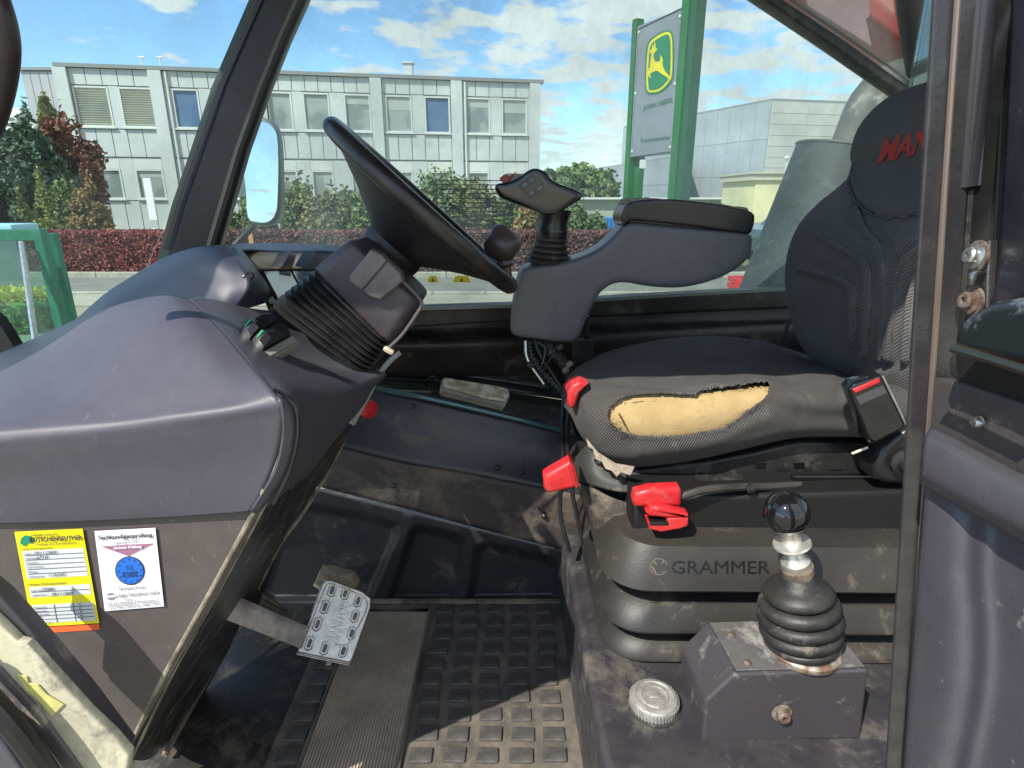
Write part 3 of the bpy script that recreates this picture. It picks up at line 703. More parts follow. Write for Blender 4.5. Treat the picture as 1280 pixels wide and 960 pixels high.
em = z3([(905, 205), (955, 210), (970, 300), (968, 500), (945, 560), (885, 615), (825, 628), (783, 605), (780, 450), (792, 300), (835, 245)], .012, .012, 'emblem', sge, sg, 3)
z3([(908, 217), (948, 222), (961, 300), (958, 497), (935, 550), (880, 602), (828, 615), (792, 595), (790, 450), (803, 306), (842, 255)], .018, .006, 'emblem_border', sgy, em, 3)
z3([(908, 234), (938, 238), (949, 305), (946, 490), (925, 540), (876, 588), (830, 600), (803, 584), (802, 450), (815, 312), (850, 268)], .024, .006, 'emblem_field', sge, em, 3)
deer = [(812, 345), (820, 330), (829, 318), (826, 300), (832, 300), (836, 318), (842, 300), (839, 283), (846, 283), (849, 300), (848, 325), (856, 318), (860, 330), (848, 345), (838, 358), (835, 372), (840, 400), (852, 415), (880, 405), (884, 385), (876, 368), (890, 376), (899, 402), (893, 420), (900, 450), (914, 478), (936, 500), (945, 520), (938, 545), (928, 515), (900, 498), (880, 485), (862, 470), (842, 476), (822, 484), (812, 500), (820, 520), (806, 512), (800, 490), (790, 478), (800, 462), (812, 450), (814, 420), (818, 390), (824, 360), (814, 352)]
z3(deer, .030, .006, 'deer', sgy, em)
sign_ink = mat('sign_lettering', (.05, .12, .09), .5)
def zq(x0, yb0, x1, yb1, h0, h1): return [S(660+x0/5.333, yb0/5.333, .004), S(660+x1/5.333, yb1/5.333, .004), S(660+x1/5.333, (yb1-h1)/5.333, .004), S(660+x0/5.333, (yb0-h0)/5.333, .004)]
mk('lettering', *text_g('JOHN DEERE', zq(768, 748, 962, 692, 42, 44), .003, bold=.02), sign_ink, sg, smooth=False)
mk('lettering', *text_g('Kotschenreuther', zq(752, 952, 950, 930, 30, 32), .003, bold=.01), sign_ink, sg, smooth=False)
for (u_, z_) in ((.06, lo_z+.12), (.06, hi_z-.12), (Lw-.08, lo_z+.12), (Lw-.08, hi_z-.12), (.06, (lo_z+hi_z)/2), (Lw-.08, (lo_z+hi_z)/2)):
    mk('fixing_bolt', *lathe_g([(.03, 0), (.03, .012), (.012, .02)], A0+sx*u_+sn*.002+Vector((0, 0, z_)), sn, 10), wfr, sg)
mk('sign_frame', *tube_g([S(798, 36, .01), S(854, 9, .01), S(845, 188, .01), S(789, 196, .01)], .012, 6, closed=True), sgm, sg)
q = S(805, 205); mk('junction_box', *rbox_g((q.x, q.y+.1, q.z), (.14, .1, .18), .02), wfr, sg)

# ---- trees and shrubs, each its own
G1 = 'shrubs in front of the office'
def at(px, D): return P(px, 200, D).x
plant('conifer', 'dark spreading conifer at the left edge of the view', 'tree', (at(6, 21), 21, 0), 3.75, (1.7, 1.6, 1.9), lg_dark, 9000, .17, lump=.35, trunk=.12)
plant('conifer', 'dark blue-green conifer beside the copper tree', 'tree', (at(42, 20.0), 20, 0), 3.9, (1.15, 1.1, 2.1), lg_dark, 6000, .14, conic=.5, trunk=.09)
plant('copper_tree', 'red-brown copper tree standing against the office corner', 'tree', (at(82, 22), 22, 0), 4.4, (.95, .9, 2.3), lg_red, 9000, .13, trunk=.1)
plant('yellow_tipped_fir', 'slim fir with lime tip above the copper tree', 'tree', (at(72, 22.9), 22.9, 0), 5.3, (.8, .8, 1.9), lg_lime, 4500, .14, conic=.8, trunk=.08, lump=.08)
plant('golden_cypress', 'lime green upright cypress at the left behind the hedge', 'shrub', (at(44, 16.5), 16.5, 0), 2.25, (.45, .4, 1.1), lg_lime, 3500, .07, conic=.8)
plant('golden_cypress', 'small lime green cypress nearest the green gate', 'shrub', (at(14, 16.3), 16.3, 0), 1.75, (.4, .4, .85), lg_lime, 2500, .07, conic=.8)
plant('round_shrub', 'dark green rounded shrub between lime and orange ones', 'shrub', (at(72, 16.8), 16.8, 0), 2.1, (.5, .5, 1.0), lg_mid, 3500, .07)
plant('autumn_shrub', 'orange-tinged shrub behind the left hedge', 'shrub', (at(98, 16.6), 16.6, 0), 2.1, (.62, .5, 1.0), lg_or, 4500, .07, conic=.35)
spec = [(296, 1.9, .7, 'leafy shrub beside the dark pillar, left of the mirror', lg_mid), (366, 2.55, .55, 'bright green shrub right of the side mirror', lg_mid), (405, 2.25, .75, 'reddish tinged shrub behind the column cover', lg_mix), (445, 2.35, .75, 'deep green shrub left of the steering wheel rim', lg_mid), (548, 2.85, .95, 'tallest rounded shrub behind the steering wheel', lg_mid), (592, 2.5, .75, 'yellowish green shrub left of the joystick', lg_mix), (636, 2.2, .6, 'pale green shrub directly behind the joystick boot', lg_mid), (668, 1.9, .55, 'orange shrub glimpsed under the joystick grip', lg_or), (722, 1.85, .6, 'loose green shrub right of the joystick', lg_mid), (748, 1.45, .4, 'small wispy shrub left of the green sign post', lg_mid)]
for px, h, r, lab, m in spec:
    h *= .86
    plant('garden_shrub', lab, 'shrub', (at(px, 17.2), 17.2+random.uniform(-.5, .6), 0), h, (r, r*.8, h*.48), m, 4200, .085, group=G1, zc=h*.5)
for i, (px, py, D, r) in enumerate([(706, 214, 75, 3.0), (724, 209, 80, 4.0), (744, 214, 88, 3.2)]):
    q = P(px, py, D); plant('distant_tree', ['distant tree nearest the office corner', 'distant tree in the gap beside the low hall', 'distant tree rising over the low hall'][i], 'tree', (q.x, D, 0), q.z, (r, r, q.z*.45), lg_mid, 3500, .5, trunk=.2)
for i, (x, y, h, lab) in enumerate(((-10.6, -22, 4.5, 'nearer broad tree across the yard behind the cab, caught in the mirror'), (-15.0, -27, 6.0, 'taller tree across the yard behind the cab, caught in the mirror'), (-11.5, -34, 5.0, 'farthest tree across the yard behind the cab, caught in the mirror'))):
    plant('yard_tree', lab, 'tree', (x, y, 0), h, (2.2, 2.0, h*.42), lg_mid, 3500, .2, trunk=.14)
# white slim sign post before the office and wooden stake
q = P(182, 222, 15.6); wp = thing('street_marker', 'slim white board on a post in front of the office', 'sign', (q.x, 15.6, 0))
mk('board', *rbox_g((q.x+.02, 15.6, q.z-.52), (.20, .03, 1.02), .02), white, wp); mk('post', *rbox_g((q.x+.0, 15.6, .5), (.13, .05, 1.0), .01), wfr, wp)
q = P(313, 292, 12.6); st = thing('wooden_stake', 'orange wooden stake below the side mirror', 'stake', (q.x, 12.6, 0)); mk('stake', *rbox_g((q.x, 12.6, q.z/2), (.09, .06, q.z), .01), mat('wood_orange', (.50, .27, .10), .7), st)

# ---- green gate with planter
gg = mat('gate_green', (.01, .13, .075), .35, col2=(.02, .17, .10), scale=10)
gx = lambda px, D=5.0: P(px, 300, D).x
gt = thing('green_gate', 'green steel gate frame with glass infill at the left', 'gate', (gx(30), 5, 0))
zt = P(50, 286, 5).z
R0 = gx(58)
mk('post', *rbox_g((R0-.035, 5, zt/2), (.07, .09, zt), .008), gg, gt); mk('post', *rbox_g((gx(34), 5.3, zt/2-.02), (.06, .06, zt-.06), .008), gg, gt)
mk('top_rail', *rbox_g((R0-.55, 5.02, zt-.05), (.96, .07, .09), .008), gg, gt)
o = slab('glass_infill', [Vector((R0-.08, 5.04, .1)), Vector((R0-1.1, 5.04, .1)), Vector((R0-1.1, 5.04, zt-.1)), Vector((R0-.08, 5.04, zt-.1))], (0, 1, 0), .01, glassm('gate_glass', (.6, .8, .72), .06), gt, smooth=False)
mk('support_tube', *tube_g([P(27, 302, 4.9), P(45, 432, 4.7), P(60, 560, 4.5)], .024, 8), alu, gt)
cbm = B(); q = P(0, 287, 5.2)
mk('cover_plate', *rbox_g((gx(4, 5.2), 5.25, zt+.005), (.36, .3, .05), .01), mat('pale_blue_plate', (.35, .62, .72), .4), gt)
mk('grey_panel', *rbox_g((gx(2, 5.6), 5.6, P(2, 322, 5.6).z), (.28, .02, .42), .01), sgm, gt)
tb = thing('tulip_bed', 'patch of yellow tulips with bright green leaves behind the gate', 'flowers', (gx(4, 8), 8, 0))
V, F = [], []; x0 = gx(-40, 8); x1 = gx(28, 8)
quad_leaves([Vector((random.uniform(x0, x1), random.uniform(7.7, 8.4), random.uniform(.02, .42))) for _ in range(2600)], .05, V, F, 2.6); mk('leaves', V, F, mat('tulip_leaf', (.16, .34, .03), .6, col2=(.08, .2, .03), scale=9), tb, smooth=False)
V, F = [], []; quad_leaves([Vector((random.uniform(x0, x1), random.uniform(7.7, 8.4), random.uniform(.40, .58))) for _ in range(500)], .06, V, F, 1.1); mk('petals', V, F, mat('tulip_petal', (.80, .62, .02), .6), tb, smooth=False)

# ================================================================== CAB SHELL
WA = PZ(500, 395, 1.47); WB = PZ(975, 370, 1.47); wdir = (WB-WA).normalized(); wn = Vector((wdir.y, -wdir.x, 0))   # inward normal (towards camera)
def PWp(px, py, off=0.0): return RP(px, py, WA+wn*off, wn)
cab = thing('cab', 'black telehandler cab shell with pillars, far side window and floor', 'vehicle cab', (0, 1.0, .78))
# far front pillar
re_ = [(446, -150), (383, 0), (363, 44), (336, 111), (309, 188), (275, 307), (268, 330)]; le_ = [(194, 330), (199, 312), (215, 255), (239, 185), (265, 107), (311, 0), (374, -150)]
slab('front_pillar', [PWp(*q, .03) for q in re_+[(x+11, y) for x, y in le_]], -wn, .07, wsm, cab, r=.012)
mid_ = [(385, -30), (373, 0), (353, 44), (326, 111), (298, 188), (263, 307)]
slab('pillar_trim', [PWp(*q, .0305) for q in mid_+[(x-5, y) for x, y in reversed(mid_)]], wn, .004, mat('pillar_trim_grey', (.13, .12, .105), .5), cab)
gl_l = [(340, -30), (328, 0), (280, 107), (252, 185), (227, 255), (210, 312)]
slab('pillar_groove', [PWp(*q, .0305) for q in gl_l+[(x-6, y) for x, y in reversed(gl_l)]], wn, .003, mat('groove_sheen', (.03, .03, .04), .3), cab)
slab('pillar_seal', [PWp(*q, .02) for q in le_+[(x+14, y) for x, y in reversed(le_)]], -wn, .03, mat('seal_grey_green', (.07, .09, .09), .4), cab)
# far window sill
b = B()
sill = [PWp(*q, .05) for q in [(455, 389), (640, 383), (800, 372), (985, 362), (1200, 350), (1200, 378), (985, 386), (800, 394), (640, 402), (455, 413)]]
slab('window_sill', sill, -wn, .08, frm, cab, r=.008)
sl = [PWp(*q, .052) for q in [(455, 386), (640, 380), (800, 369), (985, 359), (985, 363), (800, 373), (640, 384), (455, 390)]]
slab('sill_trim', sl, wn, .006, alu and mat('sill_trim_light', (.20, .22, .20), .5), cab)
# lower far wall below the sill (black recess) and bulged lining
rows = [[PWp(450, 408, .02), PWp(640, 399, .02), PWp(830, 390, .02), PWp(1000, 382, .02), PWp(1200, 370, .02)],
        [PWp(450, 418, .03), PWp(640, 412, .03), PWp(830, 404, .03), PWp(1000, 398, .03), PWp(1200, 390, .03)],
        [PWp(450, 432, .07), PWp(640, 428, .08), PWp(830, 420, .07), PWp(1000, 414, .06), PWp(1200, 410, .06)],
        [PWp(450, 450, .05), PWp(640, 450, .06), PWp(830, 460, .05), PWp(1000, 470, .05), PWp(1200, 470, .05)],
        [PWp(450, 470, .03), PWp(640, 480, .03), PWp(830, 500, .03), PWp(1000, 520, .03), PWp(1200, 520, .03)]]
gmesh('side_lining', cgrid(rows, 8, 6), frm, cab, th=.01)
# shelf with channel (dark green steel)
shelfm = mat('shelf_steel', (.035, .042, .036), .38, .15, col2=(.06, .066, .055), scale=7, bump=.3, bscale=200, dirt=((.17, .16, .12), .35, 12), stretch=(2, 6, 6))
def strip(name, a, b_, c, d, m, n=8, parent=cab, th=.006):
    rows = [[Vector(a).lerp(Vector(b_), k/2) for k in range(3)], [Vector(d).lerp(Vector(c), k/2) for k in range(3)]]
    return gmesh(name, cgrid(rows, n, 3), m, parent, th=th)
strip('shelf_back', P(470, 438, 1.50), P(760, 478, 1.52), P(760, 494, 1.47), P(470, 455, 1.45), shelfm)
strip('shelf_groove', P(470, 455, 1.455), P(760, 494, 1.475), P(760, 506, 1.46), P(470, 467, 1.44), blk_c)
strip('shelf_top', P(455, 463, 1.44), P(745, 506, 1.46), P(745, 548, 1.31), P(450, 480, 1.31), shelfm)
edge = [P(448, 481, 1.305), P(520, 495, 1.303), P(600, 513, 1.302), P(680, 532, 1.303), P(745, 549, 1.305)]
mk('shelf_edge', *tube_g(spl(edge, 4), .006, 8), mat('edge_teal', (.06, .13, .13), .22, .3, coat=.4), cab)
rows = [[P(445, 482, 1.30), P(560, 508, 1.30), P(650, 528, 1.30), P(745, 550, 1.30)],
        [P(436, 500, 1.285), P(540, 524, 1.285), P(640, 548, 1.285), P(745, 572, 1.285)],
        [P(425, 520, 1.27), P(530, 546, 1.27), P(640, 572, 1.27), P(745, 596, 1.27)],
        [P(406, 553, 1.235), P(500, 577, 1.235), P(600, 594, 1.235), P(745, 622, 1.235)]]
gmesh('casing_upper_sheet', cgrid(rows, 6, 5), mat('casing_upper', (.022, .024, .034), .36, col2=(.03, .032, .04), scale=5, bump=.2, bscale=300, dirt=((.13, .11, .09), .22, 9)), cab, th=.004)
rows = [[P(406, 554, 1.234), P(500, 578, 1.234), P(600, 595, 1.234), P(745, 623, 1.234)],
        [P(398, 580, 1.232), P(500, 606, 1.232), P(600, 630, 1.232), P(745, 662, 1.232)],
        [P(388, 606, 1.23), P(500, 634, 1.23), P(600, 661, 1.23), P(745, 698, 1.23)]]
gmesh('casing_lower_sheet', cgrid(rows, 6, 5), mat('casing_lower', (.030, .024, .026), .5, col2=(.05, .04, .036), scale=6, bump=.3, bscale=300, dirt=((.15, .115, .088), .36, 7)), cab, th=.004)  # brown patches in the colour stand in for sunlit areas of dirty sheet
for px, py, Y in ((516, 508, 1.282), (492, 607, 1.226), (680, 645, 1.226), (622, 584, 1.245), (652, 590, 1.245)):
    q = P(px, py, Y); mk('bolt', *lathe_g([(.006, 0), (.006, .003), (.004, .005), (.001, .006)], q, (0, -1, .2), 10), blk, cab)
# kick panel with three pressed pockets
kt = [(300, 592), (388, 608), (500, 636), (600, 664), (715, 694), (770, 708)]
def kick(u, v):
    x = 290+u*470; yt = 589+(x-300)*.25; yb_ = 764-(x-300)*.01; return x, yt+(yb_-yt)*v
G = []; pk = [[(352, 640), (362, 626), (455, 642), (497, 655), (499, 668), (462, 752), (340, 752), (322, 740)], [(512, 664), (524, 656), (572, 668), (581, 678), (569, 752), (484, 752)], [(594, 684), (606, 678), (690, 696), (698, 706), (699, 750), (584, 752)]]
for i in range(80):
    row = []
    for j in range(200):
        x, y = kick(j/199, i/79); Y = 1.226
        dd = 0
        for pg in pk:
            e = dpoly(x, y, pg, True); e = e if inpoly(x, y, pg) else -e
            dd = max(dd, max(0, min(1, (e+3)/13)))
        dd = dd*dd*(3-2*dd); row.append(P(x, y, Y+.022*dd))
    G.append(row)
gmesh('kick_panel', G, shm, cab, th=.003)
# floor
flo = mat('cab_floor', (.014, .013, .012), .55, col2=(.03, .027, .023), scale=8, bump=.5, bscale=150, dirt=((.14, .115, .08), .35, 9))
mk('floor', *box2_g((-1.0, .42, .775), (.16, 1.32, .79)), flo, cab, smooth=False)
# right shoulder of the foot well and seat base plate
rows = [[Vector((.128, 1.24, .80)), Vector((.13, 1.0, .80)), Vector((.135, .75, .80)), Vector((.135, .55, .80))],
        [Vector((.150, 1.24, .83)), Vector((.152, 1.0, .825)), Vector((.16, .75, .82)), Vector((.16, .55, .82))],
        [Vector((.165, 1.24, .90)), Vector((.167, 1.0, .89)), Vector((.172, .75, .87)), Vector((.172, .55, .87))]]
gmesh('footwell_shoulder', cgrid(rows, 8, 4), rub_d, cab, th=.004)
pts = [Vector(p) for p in [(.118, 1.28, 1.0), (.12, .95, 1.0), (.128, .62, 1.0), (.15, .595, 1.0), (.56, .595, 1.0), (.90, .595, 1.0), (.90, 1.45, 1.0), (.118, 1.45, 1.0)]]
slab('seat_base_plate', pts, (0, 0, -1), .24, basem, cab, r=.012, seg=3)
mk('base_front_rail', *rbox_g((.36, .575, .955), (.46, .03, .07), .01), basem, cab)
mk('gap_seal', *tube_g([(.125, 1.25, .905), (.128, .95, .90), (.135, .60, .885)], .007, 8), rub_d, cab)
# rear pillar, roof rail and roof
mk('rear_pillar', *tube_g(spl([PWp(1124, -155, .0), PWp(1134, -80, .0), PWp(1140, -10, .0), PWp(1146, 40, .0), PWp(1158, 110, .0), PWp(1180, 210, .0), PWp(1205, 380, .0)], 4), .040, 14), mat('pillar_dark_grey', (.045, .047, .046), .5, bump=.3, bscale=300), cab)
rr = [PWp(*q, .0) for q in [(790, -128), (966, -10), (1050, 45), (1142, 112), (1142, 126), (1128, 118), (1040, 56), (949, -6), (765, -128)]]
slab('rear_window_rail', rr, -wn, .05, mat('rail_dark', (.02, .024, .024), .45, col2=(.04, .045, .045), scale=30, dirt=((.15, .15, .13), .25, 25)), cab, r=.006)
mk('rail_seal', *tube_g([PWp(975, -10, .012), PWp(1010, 14, .012), PWp(1058, 46, .012), PWp(1136, 100, .012)], .0035, 6), mat('rail_seal', (.16, .17, .16), .5), cab)
mk('roof', *rbox_g((.12, 1.07, 2.42), (1.9, 1.34, .06), .02), blk, cab)
mk('rear_bulkhead', *rbox_g((1.06, 1.10, 1.10), (.03, 1.34, .66), .01), frm, cab)
mk('rear_corner_post', *rbox_g((1.06, .47, 1.59), (.06, .06, 1.60), .012), frm, cab)
mk('rear_window_pane', *box2_g((1.058, .50, 1.43), (1.063, 1.75, 2.39)), wglass, cab, smooth=False)
mk('near_side_panel', *rbox_g((.80, .455, .94), (.50, .02, .32), .008), plas, cab)
# window panes
gp = [PWp(*q, -.035) for q in [(232, 312), (398, -60), (1135, -60), (1220, 360), (975, 368), (640, 388), (300, 398), (215, 345)]]
slab('side_window_pane', gp, -wn, .005, glass, cab, smooth=False)
a = PWp(146, 420, .0); t_ = PWp(360, -60, .0); off_ = Vector((-.42, -.98, 0)); 
slab('windscreen_pane', [a, t_, t_+off_, a+off_], Vector((-.9, .4, .1)), .005, wglass, cab, smooth=False)
# grab handle near top left corner
gh = spl([P(-26, -40, .62), P(-8, 0, .60), P(4, 50, .60), P(0, 100, .60), P(-14, 150, .60), P(-40, 200, .60)], 5)
mk('near_pillar_tube', *tube_g(gh, .013, 14), mat('near_tube', (.035, .024, .024), .35), cab)
b_ = [P(*q, .9) for q in [(-30, 380), (-4, 400), (16, 432), (22, 460), (-30, 480)]]
slab('lower_screen_gusset', b_, (0, 1, 0), .02, blk, cab)
# entry sill, left bottom
slab('sill_flange', [P(*q, .50) for q in [(-60, 700), (0, 748), (60, 816), (110, 876), (157, 938), (152, 952), (100, 905), (50, 848), (0, 792), (-60, 735)]], (0, 1, 0), .02, mat('sill_dark', (.055, .05, .056), .45, dirt=((.2, .18, .15), .2, 20)), cab, r=.003)
bs = [P(*q, .488) for q in [(-60, 728), (0, 783), (20, 803), (32, 806), (70, 848), (110, 892), (140, 920), (161, 944), (156, 990), (120, 990), (98, 958), (72, 925), (40, 885), (12, 850), (-4, 838), (-60, 800)]]
slab('sill_step', bs, (0, 1, 0), .012, beig, cab, r=.003)
ye = [P(*q, .487) for q in [(22, 842), (34, 845), (36, 853), (48, 855), (60, 868), (80, 880), (66, 894), (52, 878), (34, 862)]]
slab('yellow_paint_patch', ye, (0, -1, 0), .0012, yel, cab)
slab('sill_lower', [P(*q, .484) for q in [(-60, 792), (0, 838), (48, 890), (100, 962), (120, 1000), (84, 1000), (40, 920), (0, 866), (-60, 812)]], (0, 1, 0), .012, mat('sill_purple_grey', (.11, .095, .10), .5, dirt=((.4, .36, .28), .3, 18)), cab, r=.003)
mk('sill_metal_edge', *tube_g(spl([P(-60, 806, .47), P(0, 868, .47), P(40, 918, .47), P(82, 975, .47), (P(110, 1020, .47))], 4), .0035, 8), alu, cab)
mk('door_seal', *tube_g(spl([P(-60, 828, .46), P(0, 890, .46), P(40, 940, .46), P(80, 1000, .46)], 4), .011, 10), blk_c, cab)
slab('outer_skirt', [P(*q, .45) for q in [(-60, 880), (0, 925), (30, 968), (50, 1010), (-60, 1010)]], (0, 1, 0), .02, plas, cab, r=.003)

# near door post: layered vertical strips
def ext(a, b, z1=2.39, z0=.80):
    d = a-b; return b+d*((z1-b.z)/d.z), b+d*((z0-b.z)/d.z)
def vstrip(name, top, bot, Y, th, m, w0, w1, parent=cab, r=.002):
    a1, b1 = ext(P(top[0], -30, Y), P(bot[0], 990, Y)); a2, b2 = ext(P(top[1], -30, Y), P(bot[1], 990, Y))
    return slab(name, [a1, a2, b2, b1], (0, 1, 0), th, m, parent, r=r, smooth=True)
vstrip('door_post', (1170, 1202), (1107, 1131), .45, .004, postm, 0, 0, r=.0015)
pa_, pb_ = ext(P(1192, -30, .455), P(1124, 990, .455)); pc_, pd_ = ext(P(1225, -30, .455), P(1160, 990, .455))
slab('post_body', [pa_, pc_, pd_, pb_], (.6, 1, 0), .06, postm, cab)
def hx(px0, px1, py): return px0+(px1-px0)*py/960
mk('post_bead', *tube_g(list(ext(P(1199, -30, .448), P(1130, 990, .448))), .0022, 8), mat('post_bead', (.25, .2, .17), .35, .6), cab)
slab('seal_channel', [P(1200, -30, .456), P(1300, -30, .456), P(1240, 520, .456), P(1160, 520, .456)], (0, 1, 0), .01, blk_c, cab)
mk('window_seal', *tube_g([P(1227, -30, .462), P(1214, 120, .462), P(1205, 233, .462)], .0105, 12), mat('seal_sheen', (.028, .026, .032), .28, coat=.2), cab)
mk('window_seal', *tube_g([P(1204, 238, .464), P(1196, 350, .464), P(1188, 475, .464)], .0085, 12), rub, cab)
mk('rusty_channel', *tube_g([P(1226, 235, .475), P(1218, 330, .475), P(1204, 470, .475)], .004, 8), mat('channel_rust', (.30, .22, .15), .7, col2=(.6, .55, .45), scale=30, bump=.5, bscale=200), cab)

# ================================================================== DOOR
DA = P(1165, 470, .45); DB = P(1290, 528, .345); ddir = Vector((DB.x-DA.x, DB.y-DA.y, 0)).normalized(); dn = Vector((ddir.y, -ddir.x, 0))
if dn.dot(CAM-DA) < 0: dn = -dn
def PD(px, py, off=0.0): return RP(px, py, DA+dn*off, dn)
door = thing('door', 'open cab door with purple-grey moulded lower panel and dark window frame', 'door', (DA.x+.05, DA.y, .8))
slab('door_crossbar', [PD(*q, .0) for q in [(1166, 472), (1185, 474), (1450, 558), (1450, 690), (1230, 592), (1160, 552)]], -dn, .03, doorb, door, r=.003)
rows = [[PD(1163, 534, .002), PD(1195, 548, .004), PD(1240, 572, .004), PD(1300, 602, .004), PD(1450, 668, .004)],
        [PD(1154, 552, .016), PD(1190, 566, .018), PD(1235, 592, .018), PD(1300, 622, .018), PD(1450, 688, .018)],
        [PD(1150, 590, .020), PD(1186, 610, .022), PD(1230, 634, .022), PD(1300, 668, .022), PD(1450, 740, .022)],
        [PD(1149, 604, .010), PD(1184, 625, .010), PD(1228, 650, .010), PD(1300, 690, .010), PD(1450, 768, .010)]]
gmesh('door_moulding', cgrid(rows, 6, 6), doorp, door, th=.01)
G = []
nR, nC = 60, 90
for i in range(nR):
    row = []; v = i/(nR-1)
    for j in range(nC):
        u = j/(nC-1); xl = 1155-30*v; x = xl+(1450-xl)*u; y = 600+(.34*(x-1150))*(1-v)**2+400*v+30*(1-v)*u
        # raised left column, then a wavy valley, then the dished field
        xv = 1206-22*v+12*math.sin(max(0, v-.25)*5.2)*(1 if v > .25 else 0); d = x-xv
        off = .010/(1+math.exp(d/9)) + .003*math.exp(-((d-26)/12)**2)
        if x < xl+6: off -= .003*(1-(x-xl)/6)
        row.append(PD(x, y, off-.006*math.exp(-(i/3.0))))
    G.append(row)
gmesh('door_lower_panel', G, doorp, door, th=.01)
slab('door_window_frame', [PD(*q, -.01) for q in [(1262, -500), (1292, -500), (1292, 400), (1262, 385), (1226, 400), (1236, 330), (1246, 140)]], -dn, .03, darkg, door, r=.004)
rows = [[PD(1266, -40, .002), PD(1300, -40, .004), PD(1312, -40, .002)], [PD(1256, 180, .002), PD(1292, 190, .010), PD(1312, 200, .004)], [PD(1246, 340, .002), PD(1286, 330, .014), PD(1312, 330, .004)], [PD(1236, 384, .002), PD(1284, 372, .016), PD(1312, 376, .006)]]
gmesh('door_window_lining', cgrid(rows, 8, 8), doorg, door, th=.008)
slab('door_window_pane', [PD(*q, .0) for q in [(1308, -500), (1450, -500), (1450, 400), (1308, 396)]], -dn, .004, wglass, door, smooth=False)
wp_ = [PD(*q, .03) for q in [(1206, 392), (1240, 374), (1440, 350), (1450, 520), (1280, 462), (1192, 442), (1188, 425), (1194, 404)]]
slab('door_window_ledge', wp_, -dn, .05, mat('ledge_black', (.012, .018, .020), .3, dirt=((.22, .24, .28), .25, 30)), door, r=.008)
mk('ledge_lip', *tube_g([PD(1192, 436, .034), PD(1234, 448, .034), PD(1310, 472, .034)], .003, 8), darkg, door)
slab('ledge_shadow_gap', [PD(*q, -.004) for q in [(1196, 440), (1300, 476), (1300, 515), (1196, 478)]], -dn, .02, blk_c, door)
slab('hinge_plate', [PD(*q, .004) for q in [(1214, 300), (1236, 300), (1232, 392), (1204, 404)]], -dn, .014, blk, door, r=.002)
for (px, py, r_, m_) in ((1222, 320, .0062, alu), (1216, 377, .0062, rust)):
    q = PD(px, py, .006); o = mk('bolt', *lathe_g([(r_*1.5, 0), (r_*1.5, .002), (r_, .003), (r_, .006), (r_*.8, .0075), (r_*.4, .0075), (r_*.38, .004)], q, dn+Vector((-.25, 0, .15)), 16), m_, door)
    mk('washer', *lathe_g([(r_*1.75, -.001), (r_*1.75, .001), (r_*1.3, .0015)], q, dn, 16), rust, o)
q = PD(1224, 349, .006); mk('hinge_pad', *rbox_g(q, (.014, .006, .012), .003), metl, door)
q = PD(1225, 528, .002); mk('screw', *lathe_g([(.0045, 0), (.0045, .002), (.003, .0045), (.001, .005)], q, dn, 14), alu, door)

# ================================================================== DASHBOARD
dash = thing('dashboard', 'large purple-grey moulded dashboard console on the left', 'dashboard', (-.55, .65, 1.0))
rows = rowsP([[(-80, 470, .83), (0, 441, .83), (60, 415, .82), (110, 393, .81), (160, 377, .80), (205, 369, .80), (236, 374, .79)],
              [(-80, 482, .78), (0, 452, .78), (62, 427, .77), (114, 404, .76), (166, 388, .75), (214, 380, .75), (250, 386, .75)],
              [(-80, 500, .70), (0, 474, .70), (66, 453, .695), (124, 434, .69), (182, 418, .68), (236, 410, .68), (278, 414, .69)],
              [(-80, 524, .62), (0, 506, .62), (72, 494, .62), (140, 482, .61), (206, 468, .61), (268, 458, .61), (314, 456, .62)],
              [(-80, 545, .562), (0, 537, .562), (76, 530, .562), (150, 523, .562), (222, 513, .56), (290, 503, .56), (340, 492, .56)],
              [(-80, 552, .556), (0, 545, .556), (76, 538, .556), (152, 531, .556), (226, 521, .554), (294, 511, .552), (350, 502, .55)]])
rows = rows[:4]+rowsP([[(-80, 540, .570), (0, 531, .570), (76, 524, .570), (150, 516, .570), (222, 506, .568), (288, 495, .568), (337, 484, .566)],
              [(-80, 554, .556), (0, 547, .556), (76, 540, .556), (152, 532, .556), (226, 522, .554), (294, 512, .552), (349, 502, .551)],
              [(-80, 572, .556), (0, 565, .556), (76, 558, .556), (152, 551, .556), (228, 541, .555), (299, 530, .554), (354, 522, .552)],
              [(-80, 604, .562), (0, 600, .562), (76, 595, .562), (152, 589, .562), (228, 583, .562), (296, 576, .561), (346, 570, .558)],
              [(-80, 640, .566), (0, 640, .566), (76, 638, .566), (152, 636, .566), (220, 630, .566), (284, 624, .565), (326, 618, .562)],
              [(-80, 655, .568), (0, 655, .568), (76, 653, .568), (152, 650, .568), (214, 647, .568), (276, 643, .567), (312, 640, .565)]])
gmesh('side_shell', cgrid(rows, 7, 7), plas, dash, th=.004)
